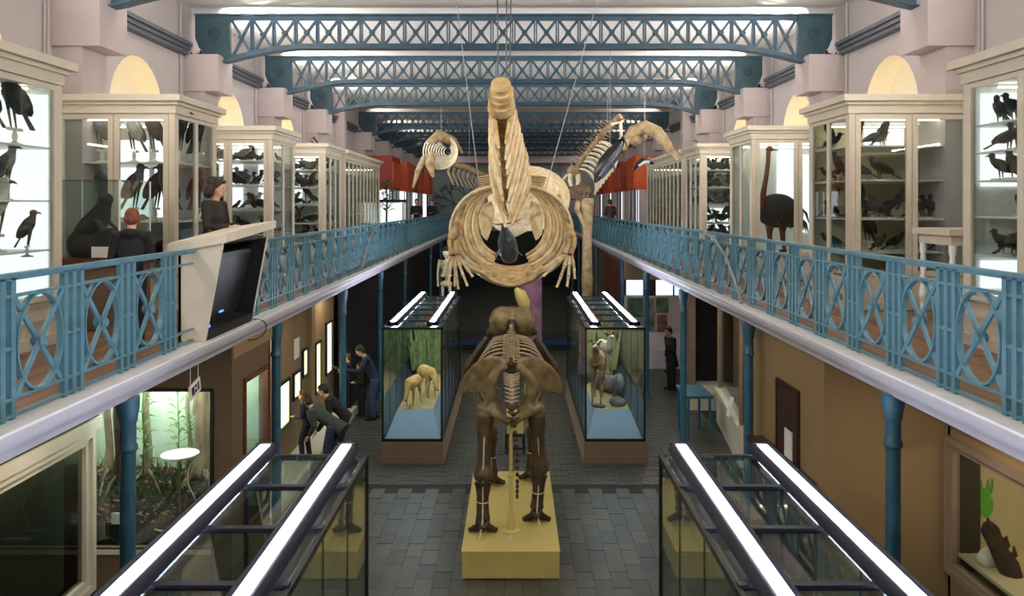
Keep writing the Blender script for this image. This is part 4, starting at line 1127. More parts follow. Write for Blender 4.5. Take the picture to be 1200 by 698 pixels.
# long median spine over the ribs
MB().tube([P(598, 190, 12.5), P(599, 215, 12.9), P(600, 240, 13.2), P(600, 265, 13.4)], [.06, .07, .05, .015], 10, flat=.7).obj('median_spine', 'wbone_lt', t, True)
# transverse plates of the back behind the tail
for i in range(9):
    y = 14.0 + i * .34; z = P(0, 216, 14).z + .10 - .012 * i
    b = MB().tube([(-.03, y - .1, z), (-.03, y + .1, z)], [.15, .15], 12)
    v = b.obj('back_vertebra', 'wbone', t, True)
    for s in (-1, 1): MB().tube([(-.03, y, z), (-.03 + s * .34, y - .03, z + .05), (-.03 + s * .60, y - .05, z + .02 - .02 * i)], [.08, .075, .05], 8, flat=.35, up=(0, 0, 1)).obj('side_process', 'wbone', v, True)
    MB().tube([(-.03, y, z), (-.03, y - .05, z + .34), (-.03, y - .08, z + .5)], [.05, .05, .03], 8, flat=.4).obj('spine_process', 'wbone', v, True)
# ribs
cxr = -.045
zt_, zb_ = P(0, 222, 14.4).z, P(0, 333, 14.6).z
for i in range(8):
    y = 14.2 + i * .33
    k = i / 7
    W = lerp(1.04, .66, k) if i else 1.0
    top = zt_ + .03; bot = zb_ + .05 + .30 * k ** 1.1 + (.12 if i == 0 else 0)
    for s in (-1, 1):
        end = Vector((cxr + s * lerp(.46, .30, k), y + .10, bot + .06))
        p0 = Vector((cxr + s * .14, y, top))
        pts = bez(p0, Vector((cxr + s * W * 1.12, y - .02, top + .16)), Vector((cxr + s * W * 1.52, y, lerp(top, bot, .80))), end, 18)
        rr = [.026, .03, .034] + [.036] * 11 + [.038, .042, .044, .042, .03]
        MB().tube(pts, rr, 8, flat=.8, up=(0, 1, 0)).obj('rib', 'wbone' if i % 2 else 'wbone_lt', t, True)
# sternum basin
vs = []; fs = []; nu, nv = 16, 10
for j in range(nv + 1):
    k = j / nv; y = 14.3 + k * 1.9
    for i in range(nu + 1):
        a = lerp(-.74, .74, i / nu)
        vs.append((cxr + math.sin(a) * lerp(.92, .8, k) * (.8 if j == 0 else 1), y, zt_ - .78 - math.cos(a) * lerp(.96, .74, k) + (.05 if j == 0 else 0)))
for j in range(nv):
    for i in range(nu): fs.append((j * (nu + 1) + i, j * (nu + 1) + i + 1, (j + 1) * (nu + 1) + i + 1, (j + 1) * (nu + 1) + i))
o = MB().add(vs, fs).obj('sternum', 'wbone', t, True)
sm = o.modifiers.new('solid', 'SOLIDIFY'); sm.thickness = .06
for (x, z) in ((0, 0), (-.3, .06), (.3, .06)): MB().ell((cxr + x, 14.43, zb_ + .14 + z), (.05, .03, .05), 8, 6).obj('sternum_knob', 'wbone', t, True)
# shoulder blades seen inside
for s in (-1, 1):
    o_ = [(.40, 5.30), (.58, 5.22), (.68, 4.95), (.62, 4.6), (.50, 4.45), (.44, 4.6), (.36, 4.85), (.34, 5.1)]
    vs = [Vector((cxr + s * x, 16.2 - .3 * (x - .3), z - .10)) for x, z in o_]; n = len(vs); nrm = Vector((0, .03, 0))
    b = MB().add([v - nrm for v in vs] + [v + nrm for v in vs], [tuple(range(n)), tuple(reversed(range(n, 2 * n)))] + [(i, i + n, (i + 1) % n + n, (i + 1) % n) for i in range(n)])
    remesh(b.obj('shoulder_blade', 'wbone_lt', t, True), .03, 4)
    # flipper
    if s > 0: j = [P(654, 230, 14.7), P(663, 253, 14.4), P(669, 275, 14.1), P(669, 286, 14.05), P(665, 297, 14.0)]
    else: j = [P(543, 240, 14.7), P(536, 260, 14.4), P(531, 278, 14.1), P(531, 288, 14.05), P(533, 298, 14.0)]
    MB().tube([j[0], j[1], j[2]], [.06, .055, .085], 10).ell(j[2], (.095, .09, .075), 10, 8).obj('upper_arm', 'wbone', t, True)
    MB().tube([j[2] + Vector((.05, 0, -.05)), j[3] + Vector((.06, 0, 0)), j[4] + Vector((.05, 0, 0))], [.06, .045, .055], 8).obj('forearm_bone', 'wbone', t, True)
    MB().tube([j[2] + Vector((-.05, 0, -.05)), j[3] + Vector((-.05, 0, 0)), j[4] + Vector((-.05, 0, 0))], [.06, .045, .055], 8).obj('forearm_bone', 'wbone', t, True)
    for k in range(5):
        a = (k - 2) * .26 + (-.28 if s > 0 else .05)
        ln = (.38, .5, .56, .52, .4)[k]
        q = j[4] + Vector(((k - 2) * .035, 0, -.03))
        dr = Vector((math.sin(a), -.12 * (k % 2), -math.cos(a)))
        if s > 0 and k < 2: dr = Vector((-.8, -.1, -.55 - .2 * k)).normalized()
        f = [q]
        for m_ in range(3): f.append(f[-1] + dr * ln / 3 + Vector((-s * .012 * m_, 0, -.01 * m_)))
        for m_ in range(3):
            c0, c1 = f[m_], f[m_ + 1]
            MB().tube([c0.lerp(c1, .03), c0.lerp(c1, .3), c0.lerp(c1, .7), c0.lerp(c1, .97)], [.042 - .006 * m_, .028 - .003 * m_, .028 - .003 * m_, .038 - .006 * m_], 8).obj('finger_bone', 'wbone_lt', t, True)
# skull ahead of the ribs
b = MB().ell((.35, 18.2, 5.25), (.95, .9, .75), 18, 12).tube([(.1, 18.5, 4.9), (0, 20, 4.6), (0, 21.4, 4.3)], [.8, .5, .15], 14, flat=.45)
b.obj('skull', 'wbone_lt', t, True)
# hanging wires
for i, (px, py, d, top) in enumerate(((584, 104, 11.4, 583), (593, 104, 11.6, 594), (597, 120, 12.0, 599), (563, 230, 14.8, 535), (637, 230, 14.8, 700))):
    a = P(px, py, d); e = Vector(((top - VX) * d / F, d, 8.3 if i < 3 else 8.9))
    tag(MB().tube([a, e], .011 if i < 3 else .008, 5).obj('suspension_wire', 'black' if i < 3 else 'wire'),
        'thin %s wire holding the whale skeleton %s' % ('dark' if i < 3 else 'pale', ['at the tail stump', 'beside the tail stump', 'behind the tail stump', 'by the ribs', 'by the flipper and far jawbone'][i]), 'wire', 'whale suspension wires')
# grey dolphin hung inside the ribs
t = thing('porpoise_model', 'dark grey porpoise model hanging head down inside the whale ribcage', 'model', P(594, 284, 14.4))
a = P(590, 262, 13.7); c = P(594, 283, 13.95); e = P(598, 307, 14.2)
MB().tube([a, a.lerp(c, .35), a.lerp(c, .75), c, c.lerp(e, .5), c.lerp(e, .85), e], [.03, .07, .13, .165, .175, .13, .04], 14).obj('body', 'dolphin', t, True)
MB().tube([P(576, 262, 13.65), P(584, 263, 13.65), a, P(602, 261, 13.7), P(612, 255, 13.75)], [.01, .03, .035, .03, .01], 8, flat=.35).obj('tail_fluke', 'dolphin_bk', t, True)
MB().tube([c + Vector((-.12, -.05, -.12)), c + Vector((-.20, -.1, -.28)), P(586, 305, 14.0)], [.04, .035, .01], 8, flat=.4).obj('flipper', 'dolphin_bk', t, True)
MB().tube([c + Vector((.12, -.05, -.12)), c + Vector((.22, -.1, -.20)), P(612, 299, 14.0)], [.04, .035, .01], 8, flat=.4).obj('flipper', 'dolphin_bk', t, True)
MB().tube([c + Vector((.02, -.14, .05)), c + Vector((.04, -.24, .06)), c + Vector((.04, -.27, .02))], [.05, .04, .01], 8, flat=.4).obj('dorsal_fin', 'dolphin', t, True)
MB().tube([a, P(590, 215, 13.7)], .006, 5).obj('hanging_cord', 'wire', t)

# ================================================================== FAR SKELETONS AND MODELS
t = thing('coiled_rib_skeleton', 'small whale skeleton with nested ring-like ribs hung above the orange displays', 'skeleton', P(517, 178, 26))
for i in range(9):
    r = .56 - .052 * i
    c = P(516 + i * 1.1, 178, 26 + .22 * i)
    MB().tube([c + Vector((math.cos(a) * r, 0, math.sin(a) * r * 1.0)) for a in [PI * .62 + 2 * PI * .84 * k / 20 for k in range(21)]], .026, 6).obj('rib', 'fbone_lt', t, True)
MB().tube([P(505, 165, 25.6), P(515, 159, 26), P(530, 165, 27), P(540, 178, 28)], [.12, .2, .16, .08], 10).obj('spine', 'fbone', t, True)
MB().tube([P(507, 180, 25.8), P(503, 192, 25.6), P(508, 208, 25.4)], [.14, .16, .05], 8).obj('skull', 'fbone', t, True)
MB().tube([P(497, 185, 25.8), P(490, 200, 25.6), P(484, 220, 25.4)], [.1, .1, .03], 8).obj('jaw', 'fbone', t, True)
t = thing('hanging_rib_skeleton', 'brown long skeleton with a comb of hanging ribs beside the leaf mural', 'skeleton', P(555, 205, 30))
sp = [P(528, 192, 30), P(545, 196, 31), P(565, 205, 32), P(580, 212, 33)]
MB().tube(sp, [.1, .14, .14, .1], 8).obj('spine', 'fbone', t, True)
for i in range(11):
    k = i / 10; p = sp[0].lerp(sp[3], k) + Vector((0, 0, .05))
    MB().tube([p, p + Vector((-.1, 0, -.35)), p + Vector((.12, 0, -.85 + .3 * k))], [.05, .045, .03], 6).obj('rib', 'fbone', t, True)
t = thing('diagonal_whale_skeleton', 'pale whale skeleton slanting down with curved ribs beside the black dolphin model', 'skeleton', P(695, 185, 23))
sp = [P(726, 137, 22.0), P(712, 150, 22.3), P(698, 166, 22.8), P(684, 184, 23.2), P(672, 203, 23.6)]
for i in range(24):
    k = i / 23 * 3.999; j = int(k); p = sp[j].lerp(sp[j + 1], k - j)
    d = (sp[j + 1] - sp[j]).normalized()
    b = MB().tube([p - d * .05, p + d * .05], [.085, .085], 8).tube([p, p + Vector((-.22, 0, .14)) * (1 if i > 3 else .5)], [.05, .025], 6, flat=.4).tube([p, p + Vector((.17, -.05, -.1))], [.045, .025], 6, flat=.4)
    b.obj('vertebra', 'fbone', t, True)
for i in range(8):
    p = sp[2].lerp(sp[4], i / 8)
    for s in (-1, 1):
        MB().tube(bez(p, p + Vector((.25, s * .3, .1)), p + Vector((.75, s * .35, -.25)), p + Vector((.55, s * .05, -.75)), 8), .028, 6).obj('rib', 'fbone_lt', t, True)
MB().tube([P(716, 146, 22), P(727, 143, 22), P(728, 160, 22), P(722, 175, 22)], [.05, .06, .05, .03], 6).obj('pelvic_bone', 'fbone_lt', t, True)
for s in (-1, 1): MB().tube([P(673 + s * 3, 200, 23.6), P(673 + s * 5, 212, 23.4), P(673 + s * 1, 227, 23.2)], [.09, .07, .02], 8).obj('jaw', 'fbone_lt', t, True)
MB().tube([P(668, 202, 23.7), P(656, 214, 23.7), P(650, 212, 23.7)], [.05, .035, .02], 6).obj('flipper_bone', 'fbone_lt', t, True)
MB().ell(P(673, 200, 23.6), (.22, .25, .18), 10, 8).obj('skull', 'fbone', t, True)
t = thing('arched_jawbone', 'large tan arched whale jawbone hung beside the long glazed cabinet', 'bone', P(760, 160, 21))
MB().tube([P(732, 176, 21), P(733, 166, 21), P(742, 154, 21), P(756, 149, 21), P(770, 155, 20.8), P(782, 170, 20.6), P(795, 188, 20.4)], [.07, .12, .17, .19, .17, .13, .05], 10, flat=.8).obj('jaw', 'fbone', t, True)
MB().ell(P(744, 164, 21), (.18, .15, .14), 8, 6).ell(P(753, 161, 21.2), (.14, .1, .12), 8, 6).obj('hinge', 'fbone', t, True)
def dolphin(label, pts, rad, mb_, mbelly, fins):
    t = thing('dolphin_model', label, 'model', pts[len(pts) // 2])
    MB().tube(pts, rad, 12).obj('body', mb_, t, True)
    MB().tube([p + Vector((.02, -r * .55, -r * .45)) for p, r in zip(pts[1:-1], rad[1:-1])], [r * .55 for r in rad[1:-1]], 10).obj('belly', mbelly, t, True)
    for nm, f in fins: MB().tube(f, [.05, .05, .012], 8, flat=.35).obj(nm, mb_, t, True)
dolphin('black and white dolphin model diving beside the slanting whale skeleton', [P(697, 214, 20), P(702, 204, 20), P(710, 191, 20), P(719, 179, 20), P(727, 169, 20), P(731, 160, 20)], [.03, .15, .20, .18, .10, .04], 'dolphin_bk', 'dolphin',
        [('tail_fluke', [P(721, 165, 20), P(731, 162, 19.9), P(737, 175, 20)]), ('flipper', [P(716, 188, 19.9), P(719, 195, 19.8), P(721, 204, 19.8)])])
dolphin('small leaping dolphin model with white belly above the long glazed cabinet', [P(741, 201, 22), P(747, 193, 22), P(754, 188, 22), P(760, 188, 22), P(766, 192, 22)], [.02, .07, .10, .09, .03], 'dolphin_bk', 'dolphin_wh',
        [('dorsal_fin', [P(755, 187, 22), P(757, 184, 22), P(759, 183, 22)])])
for nm, px, py, d, x2 in (('coiled_rib_skeleton', 517, 160, 26, 517), ('hanging_rib_skeleton', 550, 197, 31, 550), ('diagonal_whale_skeleton', 712, 150, 22.3, 712), ('arched_jawbone', 756, 147, 21, 756), ('dolphin_model', 715, 184, 20, 715), ('dolphin_model.001', 755, 188, 22, 755)):
    a = P(px, py, d)
    MB().tube([a, Vector((a.x, a.y, CEIL))], .006, 5).obj('hanging_wire', 'wire', bpy.data.objects[nm])
# tall trunk-like bone mount behind the rear goat case
t = thing('giraffe_skeleton', 'tall brown bone mount with a knobbly leg column behind the goat case', 'skeleton', P(688, 345, 22.5))
base = Vector((P(688, 300, 22.5).x, 22.5, 0))
b = MB().tube([base + Vector((0, 0, z)) for z in (0, 1.0, 2.0, 2.9, 3.5, 4.2, 4.9, 5.3)], [.2, .15, .13, .17, .15, .14, .18, .22], 10)
remesh(b.obj('leg_column', 'fbone', t, True), .04, 2)
b = MB().tube([P(656, 228, 22.5), P(668, 226, 22.5), P(680, 224, 22.5), P(692, 224, 22.5)], [.1, .18, .2, .12], 8)
for k in range(8): b.ell(P(658 + 4.3 * k, 229 + (k % 3), 22.4), (.09, .1, .13), 6, 5)
b.obj('hip_bones', 'bone', t, True)
MB().tube([P(680, 228, 22.5), P(676, 245, 22.4), P(684, 262, 22.4), P(688, 280, 22.4)], [.12, .08, .06, .05], 8).obj('thigh_bone', 'fbone', t, True)
# upright primate skeleton by the far case
t = thing('upright_skeleton', 'upright pale skeleton with a dark cap standing behind the antelope case', 'skeleton', P(523, 345, 23))
top = P(523, 291, 23)
MB().ell(top + Vector((0, 0, -.12)), (.11, .12, .15), 10, 8).obj('skull', 'fbone_lt', t, True)
MB().ell(top + Vector((0, .02, -.04)), (.125, .14, .10), 10, 8).obj('cap', 'dark', t, True)
MB().tube([top + Vector((0, 0, -.25)), top + Vector((0, 0, -1.0))], .035, 6).obj('spine', 'fbone_lt', t)
for k in range(8):
    z = -.36 - .06 * k; w_ = .15 + .03 * math.sin(k)
    MB().tube([top + Vector((math.cos(a) * w_, math.sin(a) * .12, z)) for a in [2 * PI * i / 12 for i in range(12)]], .016, 5, closed=True).obj('rib', 'fbone_lt', t)
MB().ell(top + Vector((0, 0, -1.02)), (.18, .12, .1), 10, 8).obj('pelvis', 'fbone_lt', t, True)
for s in (-1, 1):
    MB().tube([top + Vector((s * .2, 0, -.33)), top + Vector((s * .25, 0, -.7)), top + Vector((s * .24, 0, -1.1))], [.04, .03, .035], 6).obj('arm', 'fbone_lt', t, True)
    MB().tube([top + Vector((s * .1, 0, -1.05)), top + Vector((s * .12, 0, -1.5)), top + Vector((s * .1, 0, -2.0))], [.05, .035, .045], 6).obj('leg', 'fbone_lt', t, True)
MB().box(top.x - .3, top.x + .3, 22.75, 23.25, 0, top.z - 2.0).obj('pedestal', 'dark', t)
# ================================================================== VIDEO KIOSK AND SIGN
t = thing('video_kiosk', 'cream video kiosk with a dark recessed screen standing at the gallery railing', 'kiosk', (-3.5, 9.4, GZ))
ya, yb = 8.66, 10.25
prof = [(-3.66, 3.61), (-3.37, 3.61), (-3.17, 4.70), (-3.66, 4.60)]
for y in (ya, yb - .04):
    MB().prism(prof, 'y', y, y + .04).obj('side_panel', 'cream_lt', t)
for y in (ya + .04, yb - .05): MB().prism([(-3.64, 3.62), (-3.375, 3.62), (-3.18, 4.69), (-3.64, 4.59)], 'y', y, y + .01).obj('inner_lining', 'dark', t)
MB().box(-3.66, -3.63, ya, yb, 3.61, 4.6).obj('back_panel', 'cream_lt', t)
MB().prism([(-3.37, 3.61), (-3.345, 3.72), (-3.6, 3.72), (-3.6, 3.61)], 'y', ya + .04, yb - .04).obj('bottom_board', 'dark', t)
MB().box(-3.62, -3.58, ya + .04, yb - .04, 3.7, 4.62).obj('recess_lining', 'dark', t)
MB().prism([(-3.62, 4.585), (-3.19, 4.675), (-3.19, 4.69), (-3.62, 4.6)], 'y', ya + .04, yb - .04).obj('recess_top', 'dark', t)
M['screen'] = mat('screen_glass', (12, 14, 18), .4, var=.1)
MB().prism([(-3.50, 3.80), (-3.33, 4.55), (-3.38, 4.56), (-3.55, 3.81)], 'y', ya + .16, yb - .16).obj('monitor', 'black', t)
MB().prism([(-3.488, 3.86), (-3.338, 4.50), (-3.342, 4.505), (-3.495, 3.865)], 'y', ya + .24, yb - .24).obj('screen', 'screen', t)
M['led'] = emit('blue_led', (90, 130, 255), 3)
MB().box(-3.49, -3.48, 9.4, 9.52, 3.825, 3.845).obj('blue_logo', 'led', t)
MB().box(-3.40, -3.385, 8.78, 8.86, 3.74, 3.76).obj('indicator', 'led', t)
# tilted lid
vs = [(-3.76, ya - .05, 4.58), (-3.12, ya - .05, 4.69), (-3.10, yb + .1, 4.80), (-3.76, yb + .1, 4.70)]
MB().add(vs + [(x, y, z + .10) for x, y, z in vs], [(3, 2, 1, 0), (4, 5, 6, 7), (0, 1, 5, 4), (1, 2, 6, 5), (2, 3, 7, 6), (3, 0, 4, 7)]).obj('lid', 'cream_lt', t)
MB().tube(bez((-3.38, 10.3, 3.62), (-3.2, 10.6, 3.6), (-3.25, 10.5, 3.3), (-3.38, 10.1, 3.38), 8), .008, 5).obj('cable', 'black', t)
t = thing('hanging_sign', 'small white sign with dark marks hung on strings below the gallery edge', 'sign', (-3.46, 8.6, 3.1))
a, b_, c, d = P(221.5, 454, 8.5), P(233.5, 441, 8.75), P(234.8, 456, 8.75), P(223, 470, 8.5)
nrm = (b_ - a).cross(d - a).normalized() * .008
MB().add([a - nrm, b_ - nrm, c - nrm, d - nrm, a + nrm, b_ + nrm, c + nrm, d + nrm], [(0, 1, 2, 3), (7, 6, 5, 4), (0, 4, 5, 1), (1, 5, 6, 2), (2, 6, 7, 3), (3, 7, 4, 0)]).obj('board', 'paper', t)
for (u0, u1, v0, v1) in ((.15, .38, .2, .8), (.45, .62, .2, .42), (.45, .62, .55, .8), (.7, .85, .2, .8)):
    def uv(u, v): return a.lerp(b_, u).lerp(d.lerp(c, u), v)
    q = [uv(u0, v0), uv(u1, v0), uv(u1, v1), uv(u0, v1)]
    n2 = nrm * 1.4 * (1 if nrm.y < 0 else -1); n1 = nrm * (1 if nrm.y < 0 else -1)
    MB().add([x + n1 for x in q] + [x + n2 for x in q], [(4, 5, 6, 7), (0, 1, 5, 4), (1, 2, 6, 5), (2, 3, 7, 6), (3, 0, 4, 7)]).obj('printed_mark', 'batten', t)
for p in (a.lerp(b_, .12), a.lerp(b_, .88)): MB().tube([p, p + Vector((0, 0, 3.36 - p.z))], .004, 5).obj('string', 'perch', t)

# ================================================================== FOREST DIORAMA (under the kiosk-side gallery)
M['dio_back'] = mat('diorama_backdrop', (222, 228, 216), .8, var=.1, scale=1.2, col2=(176, 196, 160))
M['bark'] = mat('tree_bark', (172, 150, 122), .85, var=.3, scale=8, bump=.5, col2=(104, 84, 64), stretch=(1, 1, .25))
M['leaf'] = mat('leaf_green', (72, 128, 48), .5, var=.3, scale=8, col2=(36, 78, 26))
M['leaf2'] = mat('leaf_pale', (120, 158, 76), .5, var=.3, scale=8, col2=(66, 104, 40))
M['soil'] = mat('dark_soil', (58, 44, 34), .9, var=.4, scale=14, bump=.8, col2=(24, 18, 14))
dx0, dx1, dy0, dy1 = -6.5, -3.6, 9.9, 11.2
t = thing('forest_diorama', 'lit forest diorama behind glass with trunks, roots and green plants', 'diorama', (-4.4, 11, .86))
MB().box(dx0, dx1, dy1, dy1 + .05, .86, 3.0).obj('backdrop', 'dio_back', t)
MB().box(dx0 - .02, dx0, dy0, dy1, .86, 3.0).obj('side_backdrop', 'dio_back', t)
MB().box(-5.18, -3.74, 9.83, 9.84, .88, 2.80).obj('pane', 'glass', t)
window_frame(MB(), 'y', 9.8, -5.2, -3.70, .84, 2.84, .04, -.03, 0).obj('frame', 'dark', t)
f = window_frame(MB(), 'x', -3.48, 10.2, 11.2, .86, 2.86, .06, -.02, .03).obj('side_frame', 'redwood', t)
MB().box(-3.50, -3.49, 10.25, 11.15, .9, 2.8).obj('side_pane', 'glass', f)
MB().tube([(-6.3, 10.5, 2.95), (-3.8, 10.5, 2.95)], .018, 6).tube([(-6.3, 11.05, 2.95), (-3.8, 11.05, 2.95)], .018, 6).tube([(-5.15, 10.0, 2.95), (-3.8, 10.0, 2.95)], .014, 6).obj('lamp_tube', 'dio_tube', t)  # rear and front tubes are unseen extras that brighten backdrop and trunks
MB().box(dx0, dx1, dy0, dy1 + .05, 3.0, 3.05).obj('top_board', 'dark', t)
MB().box(-5.2, -3.7, 9.76, 9.8, .80, .86).obj('sill', 'cream', t)
# soil mound
vs = []; fs = []; nx_, ny_ = 50, 40
from mathutils import noise as NZ
for j in range(ny_ + 1):
    for i in range(nx_ + 1):
        x = lerp(dx0, dx1, i / nx_); y = lerp(dy0 + .02, dy1, j / ny_); k = j / ny_
        z = .90 + .52 * min(1, k * 1.3) ** .8 + .10 * NZ.noise(Vector((x * 3, y * 3, 0))) + .05 * NZ.noise(Vector((x * 9, y * 9, 1)))
        vs.append((x, y, max(.87, z)))
for j in range(ny_):
    for i in range(nx_): fs.append((j * (nx_ + 1) + i, j * (nx_ + 1) + i + 1, (j + 1) * (nx_ + 1) + i + 1, (j + 1) * (nx_ + 1) + i))
MB().add(vs, fs).obj('soil_bank', 'soil', t, 80)
lit = MB(); r7 = random.Random(5)
for i in range(700):
    x = r7.uniform(dx0 + .05, dx1 - .05); y = r7.uniform(dy0 + .1, dy1 - .15); k = (y - dy0) / (dy1 - dy0)
    z = .92 + .52 * min(1, k * 1.3) ** .8 + .05; a = r7.uniform(0, 6.28); l = r7.uniform(.03, .08)
    lit.add([(x, y, z), (x + math.cos(a) * l, y + math.sin(a) * l, z + .03), (x + math.cos(a + .9) * l, y + math.sin(a + .9) * l, z + .02)], [(0, 1, 2)])
lit.obj('leaf_litter', 'redwood', t)['kind'] = 'stuff'
def soilz(y): k = (y - dy0) / (dy1 - dy0); return .90 + .52 * min(1, k * 1.3) ** .8
G = 'plants in the forest diorama'
for i, (px, d, r, col) in enumerate(((127, 10.95, .05, 'bark'), (139, 10.8, .06, 'darkwood'), (172, 10.9, .055, 'bark'), (237, 10.98, .12, 'bark'), (255, 10.75, .035, 'bark'), (221, 11.15, .03, 'bark'), (268, 11.1, .03, 'bark'))):
    x = (px - VX) * d / F; z0 = soilz(d) - .05
    t2 = thing('tree_trunk', ['slender tree trunk standing at the diorama corner', 'dark slim trunk behind the blue column', 'pale trunk with small roots in the diorama', 'thick mottled trunk with spreading roots in the diorama', 'thin pale stem leaning beside the thick trunk', 'hair-thin stem against the diorama backdrop', 'thin bent stem at the diorama edge'][i], 'tree', (x, d, z0))
    MB().tube([(x, d, z0), (x + .02, d, z0 + .4), (x - .02, d, z0 + .9), (x + .03, d, 3.0)], [r * 1.5, r, r * .95, r * .85], 10).obj('trunk', col, t2, True)
    if r > .045:
        for k in range(5):
            a = 2 * PI * k / 5 + i; q = Vector((x, d, z0 + .12))
            MB().tube([q, q + Vector((math.cos(a) * .18, math.sin(a) * .15 - .08, -.06)), q + Vector((math.cos(a) * .45, math.sin(a) * .3 - .25, -.28))], [r * .5, r * .35, r * .15], 6).obj('root', col, t2, True)
def leafy(name, label, base, h, nl, ll, lw, m, par=None, droop=.3, seed=0, cat='plant', group=None, stem=.012):
    rr = random.Random(seed); base = Vector(base)
    tt = thing(name, label, cat, base, 0, group)
    MB().tube([base, base + Vector((.02, 0, h * .5)), base + Vector((0, 0, h))], [stem, stem * .8, stem * .5], 6).obj('stem', m, tt)
    for k in range(nl):
        f = .25 + .75 * k / nl; a = k * 2.4 + rr.uniform(-.3, .3); p = base + Vector((0, 0, h * f)); L = ll * rr.uniform(.8, 1.2)
        dr = Vector((math.cos(a), math.sin(a), .55)).normalized(); sd_ = Vector((-math.sin(a), math.cos(a), 0)) * lw
        m1 = p + dr * L * .5; e = p + dr * L + Vector((0, 0, -droop * L))
        MB().add([p, m1 - sd_, m1 + sd_ , e, m1 + Vector((0, 0, lw * .5))], [(0, 1, 4), (0, 4, 2), (1, 3, 4), (4, 3, 2)]).obj('leaf', m, tt)
    return tt
leafy('tropical_plant', 'tall green plant with whorls of pointed leaves beside the pale tray', (P(208, 0, 10.6).x, 10.6, 1.3), 1.45, 34, .24, .026, 'leaf2', seed=1)
leafy('tropical_plant', 'dark leafy plant standing behind the blue column', (P(167, 0, 10.6).x, 10.6, 1.3), 1.35, 22, .26, .03, 'leaf', seed=2)
leafy('tropical_plant', 'small plant with dark leaves at the side window', (P(270, 0, 10.7).x, 10.7, 1.35), 1.4, 22, .2, .024, 'leaf', seed=3)
leafy('tropical_plant', 'low bushy plant growing in the pale tray', (P(221, 0, 10.35).x, 10.35, 2.02), .3, 18, .12, .02, 'leaf', seed=4)
gr = MB(); r8 = random.Random(9)
for i in range(600):
    x = r8.uniform(dx0 + .05, dx1 - .1); y = r8.uniform(dy0 + .5, dy1 - .06); z = soilz(y) - .02; h = r8.uniform(.08, .32); a = r8.uniform(-.15, .15)
    gr.add([(x - .008, y, z), (x + .008, y, z), (x + a, y - .05, z + h)], [(0, 1, 2)])
tag(gr.obj('undergrowth_grass', 'leaf'), 'thin green undergrowth in the forest diorama', 'grass', kind='stuff')
t = thing('round_tray_stand', 'pale round tray on a thin stem with a curled hose in the diorama', 'stand', P(211, 600, 10.3))
c = P(211, 533, 10.3)
MB().lathe([(.0, -.02), (.20, -.02), (.235, 0), (.235, .02), (.22, .02), (.2, .005), (0, .005)], c, 24).obj('tray', 'perch', t, 40)
MB().tube([c, Vector((c.x, c.y, 1.0))], .012, 6).obj('stem', 'steel', t)
MB().tube(bez(c + Vector((.2, 0, 0)), c + Vector((-.1, -.1, -.5)), c + Vector((.5, 0, -.5)), c + Vector((.1, -.2, -.8)), 12) + [c + Vector((-.05 + .16 * math.cos(a), -.25 + .1 * math.sin(a), -.84)) for a in [k * .45 for k in range(13)]], .010, 6).obj('hose', 'beige_in', t, True)
tag(MB().box(-5.12, -4.85, 9.95, 10.15, .9, 1.12).box(-5.10, -4.87, 9.94, 9.95, .92, 1.10).obj('loudspeaker_box', 'dark'), 'small black box in the diorama corner', 'box')
tag(MB().box(-5.02, -4.88, 9.90, 9.91, 1.12, 1.26).obj('label_card', 'paper'), 'small white label card above the black box', 'card')
tag(MB().box(-4.62, -4.0, 9.95, 10.45, .90, .92).obj('white_board', 'perch'), 'flat pale board lying at the diorama front', 'board')

